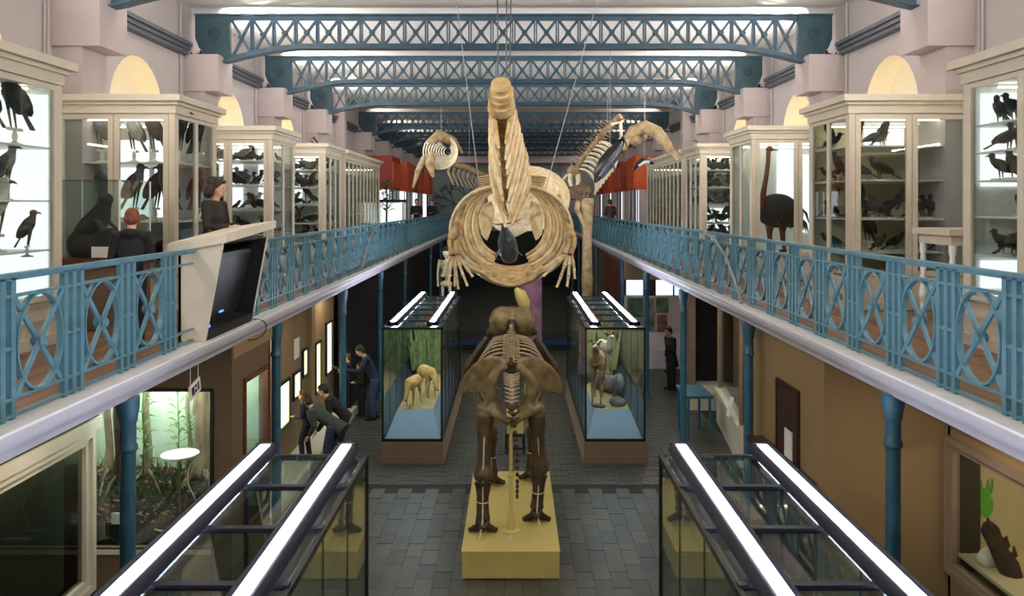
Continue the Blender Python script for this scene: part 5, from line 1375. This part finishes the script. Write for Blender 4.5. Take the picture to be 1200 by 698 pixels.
# ================================================================== CASE CONTENTS
def quadruped(name, label, loc, yaw, L, H, m, head_dir=(1, 0, -.5), horn=None, leg_split=.06, thick=.2, neck=.35, sub=None):
    """faces +x before turning; L body length, H shoulder height"""
    t = thing(name, label, 'animal', loc, yaw)
    r = L * thick; zc = H - r * .8
    b = MB().tube([(-L * .52, 0, zc + r * .1), (-L * .45, 0, zc), (-L * .25, 0, zc + .0), (L * .05, 0, zc - r * .12), (L * .3, 0, zc - r * .05), (L * .45, 0, zc + r * .1), (L * .53, 0, zc + r * .25)], [r * .35, r * .8, r * .92, r * 1.0, r * 1.08, r * .85, r * .5], 12)
    hd = Vector(head_dir).normalized(); n0 = Vector((L * .46, 0, zc + r * .3)); n1 = n0 + hd * neck * L
    b.tube([n0, n0.lerp(n1, .5) + Vector((0, 0, .02)), n1], [r * .75, r * .5, r * .4], 10)
    mz = n1 + Vector((hd.x * .6 + .35, 0, hd.z * .5 - .35)).normalized() * L * .26
    b.tube([n1, n1.lerp(mz, .35), n1.lerp(mz, .8), mz], [r * .42, r * .42, r * .26, r * .18], 10)
    for s in (-1, 1):
        b.tube([n1 + Vector((0, s * r * .3, r * .2)), n1 + Vector((-.02, s * r * .8, r * .45))], [r * .14, r * .05], 6, flat=.5)
        x = L * .36; y = s * r * .55
        b.tube([(x, y, zc - r * .2), (x + .01, y, zc * .62), (x, y, zc * .5), (x, y, zc * .12), (x + .03, y, .0)], [r * .45, r * .26, r * .22, r * .13, r * .17], 8)
        x = -L * .38
        b.tube([(x, y, zc), (x + L * .10, y * 1.1, zc * .62), (x - L * .08, y, zc * .36), (x - L * .05, y, zc * .1), (x - L * .03, y, 0)], [r * .65, r * .36, r * .18, r * .13, r * .17], 8)
    b.tube([(-L * .52, 0, zc + r * .3), (-L * .60, 0, zc), (-L * .62, 0, zc - r * .6)], [r * .15, r * .12, r * .05], 6)
    remesh(b.obj('body', m, t, True, off=False), max(.012, L * .018), 3)
    if horn:
        for s in (-1, 1):
            pts = []
            for k in range(9):
                a = k / 8 * 3.6; rr = horn * (1 - .35 * k / 8)
                pts.append(n1 + Vector((-.02 - rr * math.sin(a) * .9, s * (r * .25 + k * .014), r * .35 + rr * (1 - math.cos(a)) * .55 - .01 * k)))
            MB().tube(pts, [.032 - .003 * k for k in range(9)], 8).obj('horn', 'bone', t, True, off=False)
    for s in (-1, 1): MB().ell(n1 + (mz - n1) * .2 + Vector((0, s * r * .36, r * .1)), r * .07, 6, 5).obj('eye', 'black', t, True, off=False)
    return t
M['fur_tan'] = mat('fur_tan', (214, 172, 104), .85, var=.15, scale=12, bump=.3, col2=(178, 132, 70))
M['fur_goat'] = mat('fur_goat', (196, 158, 112), .85, var=.2, scale=6, bump=.3, col2=(130, 92, 56))
M['fur_goat2'] = mat('fur_goat_pale', (206, 192, 170), .85, var=.2, scale=6, bump=.3, col2=(150, 128, 104))
M['sand'] = mat('diorama_sand', (168, 144, 100), .9, var=.2, scale=10, bump=.4)
M['rockg'] = mat('diorama_rock', (128, 128, 124), .85, var=.3, scale=5, bump=.5, col2=(70, 70, 70))
M['straw'] = mat('dry_reed', (178, 166, 112), .8, var=.25, scale=8)
M['reed'] = mat('green_reed', (156, 166, 112), .8, var=.25, scale=8, col2=(96, 116, 70))
M['backpaint'] = mat('case_backdrop', (150, 158, 128), .9, var=.3, scale=2.5, col2=(92, 104, 84))
for s, nm in ((-1, 'antelope'), (1, 'goat')):
    x0, x1 = sorted((s * 1.44, s * 2.56)); y0, y1 = 15.68, 20.95
    t = thing('diorama_tray', 'pale blue sloping tray lining the %s case with its ground' % nm, 'tray', ((x0 + x1) / 2, 18, .5))
    zi = .44; xi0, xi1, yi0, yi1, zt = x0 + .20, x1 - .20, y0 + .45, y1 - .25, .95
    o_ = [(x0, y0, zi), (x1, y0, zi), (x1, y1, zi), (x0, y1, zi)]; i_ = [(xi0, yi0, zt), (xi1, yi0, zt), (xi1, yi1, zt), (xi0, yi1, zt)]
    for k in range(4):
        k2 = (k + 1) % 4
        if k == 0: q = [o_[k], o_[k2], i_[k2], i_[k]]
        else:
            up = 1.25 if k in (1, 3) else zt
            q = [o_[k], o_[k2], i_[k2], i_[k]]
        MB().add(q + [(a[0], a[1], a[2] - .02) for a in q], [(0, 1, 2, 3), (7, 6, 5, 4), (0, 4, 5, 1), (1, 5, 6, 2), (2, 6, 7, 3), (3, 7, 4, 0)]).obj('sloping_board', 'lining', t)
    vs = []; fs = []
    for j in range(31):
        for i in range(9):
            x = lerp(xi0, xi1, i / 8); y = lerp(yi0, yi1, j / 30)
            vs.append((x, y, 0.93 + .04 * NZ.noise(Vector((x * 5, y * 5, s))) + (.10 * (j / 30))))
    for j in range(30):
        for i in range(8): fs.append((j * 9 + i, j * 9 + i + 1, (j + 1) * 9 + i + 1, (j + 1) * 9 + i))
    MB().add(vs, fs).obj('ground', 'sand', t, 80)
    MB().box(x0 + .05, x1 - .05, 20.8, 20.83, 1.1, 2.6).obj('backdrop', 'backpaint', t)
quadruped('antelope_mount', 'sandy antelope bending its head to the ground at the case front', (-2.10, 16.6, .95), -1.75, .62, .56, 'fur_tan', (.75, 0, -.9), None, thick=.2, neck=.42)
quadruped('antelope_mount', 'sandy antelope standing behind the grazing one', (-1.88, 17.3, .96), -1.1, .68, .62, 'fur_tan', (.75, 0, -.8), None, thick=.2, neck=.42)
quadruped('goat_mount', 'brown goat with curled horns standing at the front of the rock case', (1.78, 16.85, .95), -1.75, .80, 1.02, 'fur_goat', (.5, 0, .9), .16, thick=.2, neck=.4)
quadruped('goat_mount', 'pale goat with curled horns up on the grey rock', (2.04, 17.75, 1.28), -1.35, .64, .78, 'fur_goat2', (.5, 0, .9), .15, thick=.2, neck=.38)
rr = random.Random(3)
for i, (x, y, z, sx, sy, sz) in enumerate(((2.06, 17.85, 1.1, .30, .5, .26), (2.22, 17.0, 1.1, .17, .3, .42), (2.14, 16.5, 1.0, .22, .18, .13), (1.76, 16.38, .97, .16, .14, .06), (1.72, 18.6, 1.1, .25, .4, .5))):
    b = MB()
    for k in range(7): b.ell((x + rr.uniform(-.5, .5) * sx, y + rr.uniform(-.5, .5) * sy, z + rr.uniform(-.3, .3) * sz), (sx * rr.uniform(.4, .75), sy * rr.uniform(.4, .7), sz * rr.uniform(.5, .8)), 7, 5)
    tag(remesh(b.obj('boulder', 'rockg', None, 30), .035, 1), ['big grey boulder under the pale goat', 'upright grey rock slab beside the brown goat', 'dark low rock at the case front', 'flat small stone by the brown goat hooves', 'grey boulder at the back of the goat case'][i], 'rock')
for s, nm, seed, m_ in ((-1, 'antelope', 11, 'reed'), (1, 'goat', 12, 'straw')):
    rr = random.Random(seed); b = MB()
    for i in range(260):
        x = s * rr.uniform(1.6, 2.45); y = rr.uniform(18.9, 20.7); h = rr.uniform(.5, 1.45); a = rr.uniform(-.2, .2); w_ = rr.uniform(.008, .022)
        b.add([(x - w_, y, 1.15), (x + w_, y, 1.15), (x + a * .6 + w_, y - .06, 1.15 + h * .7), (x + a * .6 - w_, y - .06, 1.15 + h * .7), (x + a * 1.4, y - .15, 1.15 + h)], [(0, 1, 2, 3), (3, 2, 4)])
    tag(b.obj('dry_reeds', m_), 'dense tall reeds at the back of the %s case' % nm, 'reeds', kind='stuff')
    for i in range(3):
        x = s * (1.65 + .33 * i)
        tag(MB().tube([(x, 19.2 + .4 * i, 1.12), (x + .05, 19.2 + .4 * i, 1.8), (x - .04, 19.1 + .4 * i, 2.5)], [.05, .04, .03], 8).obj('bare_trunk', 'bark', None, True), 'bare trunk among the reeds of the %s case' % nm, 'tree', 'bare trunks in the %s case' % nm)
for s, nm in ((-1, 'kiosk side'), (1, 'ochre wall side')):
    for i, (y, h) in enumerate(((6.85, .86), (5.2, .7), (3.6, .8))):
        tag(MB().box(s * 1.62, s * 2.3, y - .4, y + .4, .44, .44 + h - .02).box(s * 1.60, s * 2.32, y - .42, y + .42, .42 + h, .44 + h).obj('display_block', 'yellow'), 'pale yellow display block, %s one in near case, %s' % (['tallest', 'middle', 'low'][i], nm), 'block')
    quadruped('small_mammal_mount', 'small dark mammal standing on a yellow block in the near case, %s' % nm, (s * 1.85, 6.85, .44 + .86), 1.2 * s, .42, .3, 'f_dark', (.8, 0, .4), None, thick=.2, neck=.3)

# ================================================================== FAR GALLERY DISPLAYS
M['white_lit'] = emit('display_lit', (250, 250, 255), 1.6)
for s in (-1, 1):
    sn = 'kiosk-side' if s < 0 else 'ostrich-side'
    for k, y in enumerate((32.9, 37.5, 42.0, 46.6)):
        t = thing('orange_display', 'orange headed lit display unit, %s in its row on the %s gallery' % (['first', 'second', 'third', 'last'][k], sn), 'display unit', (s * 5.8, y + 1, GZ))
        MB().box(s * 5.05, s * 6.58, y, y + 2.4, 5.75, 7.15).obj('header', 'orange' if (k + (s > 0)) % 2 else 'orange_dk', t)
        MB().box(s * 5.0, s * 5.05, y + .1, y + 2.3, 5.8, 6.9).obj('header_face', 'orange', t)
        MB().box(s * 5.1, s * 6.58, y, y + 2.4, GZ, 4.35).obj('base', 'dark', t)
        for j in range(6):
            ya_ = y + .05 + j * .4
            MB().box(s * 5.35, s * 5.38, ya_, ya_ + .34, 4.36, 5.74).obj('lit_back', 'white_lit' if j % 2 == 0 else 'orange_dk', t)
            MB().box(s * 5.08, s * 5.12, ya_ + .34, ya_ + .40, 4.35, 5.75).obj('glazing_bar', 'wall' if j % 3 else 'batten', t)
            MB().box(s * 5.095, s * 5.10, ya_, ya_ + .34, 4.36, 5.74).obj('pane', 'glass', t)
        MB().box(s * 5.2, s * 5.7, y + .03, y + .06, 4.36, 5.74).obj('end_panel', 'white_lit' if s < 0 else 'wall', t)
t = thing('planted_tank', 'glass tank with a dark rim and a leafy green plant on the gallery', 'tank', (-4.6, 29.4, GZ))
tx0, tx1, ty0, ty1 = -5.02, -4.05, 29.0, 30.0
MB().box(tx0, tx1, ty0, ty1, GZ, 4.4).obj('stand', 'dark', t)
for q in ((tx0, tx1, ty0, ty0 + .01), (tx0, tx1, ty1 - .01, ty1), (tx0, tx0 + .01, ty0, ty1), (tx1 - .01, tx1, ty0, ty1)): MB().box(*q, 4.4, 5.2).obj('pane', 'glass', t)
MB().box(tx0, tx1, ty0, ty1, 5.2, 5.3).obj('rim', 'black', t)
MB().box(tx0 + .02, tx1 - .02, ty1 - .05, ty1 - .02, 4.42, 5.18).obj('lit_back', 'white_lit', t)
for x in (tx0, tx1): MB().box(x - .03, x + .03, ty0 - .02, ty0 + .03, 4.4, 5.2).obj('corner_post', 'perch', t)
leafy('potted_palm', 'bright green leafy plant rising out of the glass tank', (-4.7, 29.3, 4.45), 1.5, 40, .42, .06, 'leaf', seed=8, stem=.04)
# end wall: painted leaf mural and pale beam
M['mural'] = mat('mural_grey_green', (128, 146, 142), .8, var=.2, scale=.6, col2=(150, 160, 166))
M['mural_dk'] = mat('mural_line', (60, 78, 74), .8)
t = thing('leaf_mural', 'grey green mural of a branching leaf on the far end wall', 'mural', (-4.6, 55.9, GZ))
MB().box(-6.5, 3.4, 55.92, 55.97, GZ, 7.9).obj('panel', 'mural', t)
rr = random.Random(21)
def branch(p, a, l, w_, n):
    e = (p[0] + math.cos(a) * l, p[1] + math.sin(a) * l)
    MB().bar((p[0], 55.9, p[1]), (e[0], 55.9, e[1]), .03, w_, (0, 1, 0)).obj('vein', 'mural_dk', t)
    if n:
        for da in (-.55, .1, .6): branch(e, a + da + rr.uniform(-.15, .15), l * .68, w_ * .7, n - 1)
branch((-3.2, 4.6), 2.6, 1.1, .16, 3); branch((-3.2, 4.6), 1.7, 1.0, .14, 3)
struct('trim_end_beam', MB().box(-6.6, 6.6, 53.6, 53.9, 7.95, 8.45), 'corbel')
# low stage invented to give a faint blue smear in the dark end
M['bluestage'] = emit('blue_glow', (84, 108, 160), .10)
t = thing('blue_smear_stage', 'low dark stage added to show a faint blue smear in the dark end', 'stage', (0, 28, 0))
MB().box(-2.2, 2.6, 27.8, 29.6, 0, .42).obj('body', 'dark', t)
MB().box(-2.2, 2.6, 27.77, 27.8, .2, .40).obj('blue_smear_edge', 'bluestage', t)  # glows as the painted blue smear, no lamp behind it
# rose coloured backdrop panel and yellow fruit-like hanging piece behind the elephant
M['rose'] = mat('rose_panel', (150, 110, 130), .8, var=.3, scale=3, col2=(96, 64, 90))
tag(MB().box(.2, .85, 24.0, 24.08, .5, 2.9).box(.15, .9, 23.95, 24.15, 0, .5).obj('display_board', 'rose'), 'mottled rose display board standing behind the elephant skull', 'board')
tag(MB().tube([(.05, 20.5, 2.95), (.17, 20.5, 2.8), (.27, 20.5, 2.55), (.33, 20.5, 2.35)], [.05, .16, .17, .06], 10).tube([(.3, 20.5, 2.4), (.3, 20.5, 0)], .025, 6).obj('tooth_cast', 'yellow', None, True), 'pale yellow elongated bone on a rod behind the whale ribs', 'bone')
t = thing('small_stool', 'small dark stool with a pale yellow box on it behind the elephant skeleton', 'stool', (.03, 16.4, 0))
MB().box(-.18, .24, 16.2, 16.6, .36, .42).obj('seat', 'dark', t)
for x in (-.15, .21):
    for y in (16.23, 16.57): MB().lathe([(.03, 0), (.02, .06), (.035, .15), (.02, .28), (.03, .36)], (x, y, 0), 8).obj('leg', 'dark', t, 40)
MB().box(-.15, .21, 16.22, 16.23, .1, .14).obj('stretcher', 'dark', t)
tag(MB().box(-.14, .2, 16.25, 16.55, .42, .80).box(-.15, .21, 16.24, 16.56, .80, .83).obj('yellow_box', 'yellow'), 'pale yellow box standing on the small dark stool', 'box')
# lamps under the galleries
M['dl'] = emit('downlight_face', (255, 214, 160), 30)
for s in (-1, 1):
    for k, (x, y, p) in enumerate(((4.3, 8.0, 20), (4.0, 14.2, 22), (4.0, 18.0, 18), (4.4, 22.5, 14))):
        t = thing('downlight', 'round downlight under the %s gallery, %s' % ('kiosk-side' if s < 0 else 'ostrich-side', ['nearest the wall showcase', 'past the partition room', 'above the far wall windows', 'furthest into the dark'][k]), 'lamp', (s * x, y, 3.3))
        MB().lathe([(.07, .0), (.08, .06)], (s * x, y, 3.3), 14).obj('can', 'black', t, 40)
        area('bulb', (s * x, y, 3.29), (.12, .12), p, (s * x, y, 0), (1, .88, .72), parent=t)
# ================================================================== PEOPLE
M['skin'] = mat('skin', (214, 166, 138), .55, var=.06, scale=10)
for k, c in {'black': (26, 25, 28), 'navy': (34, 40, 62), 'green': (52, 64, 58), 'jeans': (52, 66, 98), 'brown': (70, 54, 42), 'darkbrown': (44, 36, 32), 'grey': (92, 92, 96), 'shoe': (28, 26, 26), 'shoe_w': (214, 212, 206), 'pale': (190, 182, 170)}.items():
    M['c_' + k] = mat('cloth_' + k, c, .85, var=.18, scale=14, bump=.25)
for k, c in {'dark': (34, 26, 24), 'red': (116, 60, 32), 'brown': (92, 66, 42), 'black': (20, 18, 18)}.items():
    M['h_' + k] = mat('hair_' + k, c, .6, var=.3, scale=30, bump=.4, stretch=(1, 1, .3))
M['lip'+'s'] = mat('lips', (170, 96, 86), .5)
def person(label, loc, yaw, h=1.72, bend=0., head_pitch=0., turn=0., arms=(None, None), legs=((0, 0), (0, 0)), top='black', pants='jeans', shoes='shoe', hair='dark', long_hair=False, coat=.0, hood=False, lean=0.):
    """arms: per side (elbow, wrist) offsets from the shoulder in body axes (x out, y forward, z up); legs: per side (knee forward, foot forward)"""
    t = thing('person', label, 'person', loc, yaw); S = h / 1.75
    hipz = .93
    Rb = Matrix.Rotation(-bend, 3, 'X') @ Matrix.Rotation(lean, 3, 'Y')
    piv = Vector((0, 0, hipz))
    shift = Vector((0, -.12 * math.sin(bend), 0))      # hips go back when bending
    def U(x, y, z): return (piv + shift + Rb @ (Vector((x, y, z)) - piv)) * S
    def D(x, y, z): return (Vector((x, y, z)) + shift * max(0, min(1, z / hipz))) * S
    pel, waist, chest, shl, nk = U(0, 0, .95), U(0, .0, 1.10), U(0, .01, 1.28), U(0, -.005, 1.42), U(0, .0, 1.50)
    Rh = Rb @ Matrix.Rotation(-head_pitch, 3, 'X') @ Matrix.Rotation(turn, 3, 'Z')
    hc = nk + Rh @ Vector((0, .025, .135)) * S
    def HP(x, y, z): return hc + Rh @ Vector((x, y, z)) * S
    b = MB()
    b.tube([pel - Rb @ Vector((0, 0, .05)) * S, pel, waist, chest, shl, nk], [.12 * S, .135 * S, .115 * S, .135 * S, .10 * S, .055 * S], 14, flat=.72, up=Rb @ Vector((0, 1, 0)))
    b.tube([nk - Rb @ Vector((0, 0, .05)) * S, HP(0, -.01, -.06)], [.055 * S, .052 * S], 10)
    b.ell(HP(0, 0, .02), (.074 * S, .092 * S, .105 * S), 14, 12, Rh)
    b.ell(HP(0, .03, -.055), (.055 * S, .06 * S, .055 * S), 12, 8, Rh)
    b.tube([HP(0, .085, .03), HP(0, .108, -.015), HP(0, .09, -.022)], [.010 * S, .015 * S, .010 * S], 6)
    for s in (-1, 1): b.ell(HP(s * .076, -.005, .0), (.010 * S, .020 * S, .030 * S), 8, 6, Rh)
    J = []
    for i, s in enumerate((-1, 1)):
        sh = U(s * .175, 0, 1.42)
        e_, w_ = arms[i] or ((.05, -.03, -.29), (.06, .04, -.54))
        el = sh + (Rb @ Vector((s * e_[0], e_[1], e_[2]))) * S; wr = sh + (Rb @ Vector((s * w_[0], w_[1], w_[2]))) * S
        b.tube([U(s * .10, 0, 1.41), sh, sh.lerp(el, .3), sh.lerp(el, .9), el], [.06 * S, .062 * S, .052 * S, .042 * S, .042 * S], 10)
        b.tube([el, el.lerp(wr, .25), el.lerp(wr, .9), wr], [.042 * S, .044 * S, .030 * S, .028 * S], 10)
        fd = (wr - el).normalized(); sx = fd.cross(Vector((0, 0, 1)))
        if sx.length < .2: sx = Rb @ Vector((0, 1, 0))
        sx.normalize(); nm = sx.cross(fd)
        pc = wr + fd * .05 * S
        b.tube([wr, pc, wr + fd * .095 * S], [.028 * S, .042 * S, .038 * S], 10, flat=.45, up=nm)
        for k, (o_, ln) in enumerate(((-.030, .066), (-.010, .08), (.010, .075), (.029, .058))):
            q0 = wr + fd * .085 * S + sx * o_ * S; q1 = q0 + fd * ln * .5 * S + nm * .004 * S; q2 = q1 + (fd * .8 - nm * .5).normalized() * ln * .5 * S
            b.tube([q0, q1, q2], [.0095 * S, .009 * S, .0075 * S], 6)
        q0 = wr + fd * .03 * S - sx * .034 * S
        b.tube([q0, q0 + (fd * .6 - sx * .7).normalized() * .04 * S, q0 + (fd * .9 - sx * .35).normalized() * .075 * S], [.013 * S, .011 * S, .008 * S], 6)
        kf, ff = legs[i]
        hp = D(s * .09, 0, .93); kn = D(s * .10, kf + .02, .50); an = D(s * .10, ff, .09)
        if kf > .3: kn = D(s * .10, kf, .62)
        b.tube([hp, hp.lerp(kn, .2), hp.lerp(kn, .85), kn, kn.lerp(an, .3), kn.lerp(an, .9), an], [.085 * S, .085 * S, .056 * S, .054 * S, .055 * S, .036 * S, .036 * S], 10)
        b.tube([an + Vector((0, -.05, -.05)) * S, an + Vector((0, .05, -.06)) * S, an + Vector((0, .15, -.07)) * S], [.035 * S, .042 * S, .028 * S], 8, flat=.7)
        J.append((sh, el, wr, hp, kn, an))
    remesh(b.obj('body', 'skin', t, True, off=False), .0095 * max(.8, S), 2)
    # clothes
    c = MB()
    c.tube([pel - Rb @ Vector((0, 0, .10 + coat)) * S, pel, waist, chest, shl, nk - Rb @ Vector((0, 0, .015)) * S], [(.155 + coat * .25) * S, .158 * S, .142 * S, .160 * S, .125 * S, .068 * S], 16, flat=.78, up=Rb @ Vector((0, 1, 0)))
    for i, s in enumerate((-1, 1)):
        sh, el, wr, hp, kn, an = J[i]
        c.tube([U(s * .09, 0, 1.41), sh, sh.lerp(el, .4), el, el.lerp(wr, .5), el.lerp(wr, .98)], [.075 * S, .08 * S, .068 * S, .058 * S, .052 * S, .044 * S], 10)
    if hood: c.tube([U(-.09, -.06, 1.45), U(0, -.12, 1.44), U(.09, -.06, 1.45)], [.05 * S, .07 * S, .05 * S], 8)
    remesh(c.obj('jacket', 'c_' + top, t, True, off=False), .016 * S, 3)
    c = MB()
    c.tube([pel + Rb @ Vector((0, 0, .08)) * S, pel, D(0, 0, .86)], [.135 * S, .15 * S, .13 * S], 12, flat=.8, up=(0, 1, 0))
    for i in (0, 1):
        sh, el, wr, hp, kn, an = J[i]
        c.tube([hp, hp.lerp(kn, .3), kn, kn.lerp(an, .5), an - Vector((0, 0, .01)) * S], [.105 * S, .10 * S, .075 * S, .068 * S, .062 * S], 10)
    remesh(c.obj('trousers', 'c_' + pants, t, True, off=False), .016 * S, 3)
    for i in (0, 1):
        an = J[i][5]
        MB().tube([an + Vector((0, -.09, -.055)) * S, an + Vector((0, -.05, -.045)) * S, an + Vector((0, .06, -.05)) * S, an + Vector((0, .15, -.062)) * S, an + Vector((0, .19, -.07)) * S], [.03 * S, .045 * S, .05 * S, .042 * S, .015 * S], 10, flat=.8).obj('shoe', 'c_' + shoes, t, True, off=False)
    hb = MB().ell(HP(0, -.02, .045), (.090 * S, .100 * S, .098 * S), 14, 10, Rh).ell(HP(0, -.05, -.01), (.086 * S, .066 * S, .085 * S), 12, 8, Rh).ell(HP(0, .045, .095), (.062 * S, .045 * S, .030 * S), 10, 6, Rh)
    for k in range(9):
        a = PI * (.05 + .9 * k / 8)
        hb.ell(HP(math.cos(a) * .078, -.02 - math.sin(a) * .07, -.02 + (.02 if k % 2 else -.005)), (.028 * S,) * 3, 7, 6)
        if long_hair: hb.ell(HP(math.cos(a) * .10, -.02 - math.sin(a) * .10, -.06 - (.03 if k % 2 else 0)), (.05 * S,) * 3, 7, 6).ell(HP(math.cos(a) * .095, -.03 - math.sin(a) * .07, .07 + (.02 if k % 2 else 0)), (.055 * S,) * 3, 7, 6).ell(HP(math.cos(a) * .10, -.02 - math.sin(a) * .09, .0), (.05 * S,) * 3, 7, 6)
    remesh(hb.obj('hair', 'h_' + hair, t, True, off=False), .013 * S, 2)
    for s in (-1, 1): MB().ell(HP(s * .030, .088, .018), (.012 * S, .008 * S, .007 * S), 8, 6, Rh).obj('eye', 'h_black', t, True, off=False)
    MB().ell(HP(0, .088, -.052), (.022 * S, .008 * S, .007 * S), 8, 6, Rh).obj('mouth', 'lips', t, True, off=False)
    return t
FWD = ((.03, .16, -.22), (-.02, .40, -.20))
REACH = ((.05, .22, -.16), (.02, .50, .0))
DOWN = ((.05, -.03, -.29), (.06, .04, -.54))
FOLD = ((.06, .05, -.28), (-.10, .26, -.26))
# gallery
w1 = person('woman with dark wavy hair in black coat standing behind the video kiosk', (-3.98, 10.5, GZ + .016), -PI / 2 - .15, 1.83, .05, .12, 0, (FOLD, FOLD), ((0, 0), (.04, .04)), 'darkbrown', 'black', 'shoe', 'dark', True, .12)
MB().tube([(-.02, -.10, 1.52), (.14, -.16, 1.25), (.20, -.14, 1.0)], .022, 6, flat=.3).obj('bag_strap', 'c_pale', w1, True, off=False)
MB().ell((.22, -.14, .95), (.07, .14, .11), 10, 8).obj('shoulder_bag', 'c_pale', w1, True, off=False)
person('child with reddish brown hair in dark hooded coat facing the raptor cabinet', (-3.98, 8.25, GZ + .016), .25, 1.44, .08, .1, 0, (FOLD, FOLD), ((0, 0), (0, 0)), 'black', 'black', 'shoe', 'red', False, .1, True)
# ground floor, at the viewing windows
person('visitor in dark green jacket and jeans stooping at the lit windows', (-3.50, 15.1, 0), PI / 2 - .25, 1.76, 1.05, -.5, 0, (FWD, FWD), ((.05, 0), (.02, .08)), 'green', 'jeans', 'shoe', 'dark', False, .14)
person('black haired visitor in black leaning on the ochre wall', (-3.42, 15.78, 0), PI / 2 + .1, 1.70, .75, -.4, 0, (FWD, FWD), ((.05, .0), (.1, .1)), 'black', 'black', 'shoe', 'black')
person('child with light brown hair climbing on the pale step', (-3.98, 15.25, .2), PI / 2, 1.34, .18, -.15, 0, (FOLD, DOWN), ((.10, .08), (.0, -.05)), 'navy', 'navy', 'shoe_w', 'brown')
person('man in navy sweater and jeans leaning over two children', (-3.36, 18.9, 0), PI / 2 + .2, 1.84, .42, .1, 0, (REACH, DOWN), ((.03, 0), (.02, -.06)), 'navy', 'jeans', 'shoe', 'dark')
person('small child in dark clothes standing before the stooping man', (-3.66, 19.15, 0), PI / 2 + .6, 1.30, .08, .1, 0, (FOLD, FOLD), ((0, 0), (0, 0)), 'black', 'navy', 'shoe', 'dark')
person('child in dark jacket pointing at the tall viewing window', (-3.98, 19.2, .2), PI / 2, 1.30, .05, 0, 0, (REACH, FOLD), ((0, 0), (0, 0)), 'navy', 'black', 'shoe', 'brown')
# far gallery visitors and ground-floor figure by the posters
person('far visitor in black at the orange displays, hands folded', (-4.1, 33.5, GZ), PI, 1.74, .05, 0, 0, (FOLD, FOLD), top='black', pants='black', hair='dark')
person('far visitor in black beside another near the leaf mural', (-3.75, 36.5, GZ), PI - .3, 1.74, .05, 0, 0, (FOLD, DOWN), top='black', pants='black', hair='brown')
person('visitor in brown fur coat at the lit displays under the dolphins', (3.85, 31.5, GZ), .3, 1.72, .12, .1, 0, (FOLD, FOLD), top='brown', pants='black', hair='dark', coat=.25)
person('visitor in black standing between the posters and the pale recess', (4.35, 21.9, 0), PI / 2 + .4, 1.74, .1, .1, 0, (FOLD, DOWN), top='black', pants='black', hair='black', coat=.2)
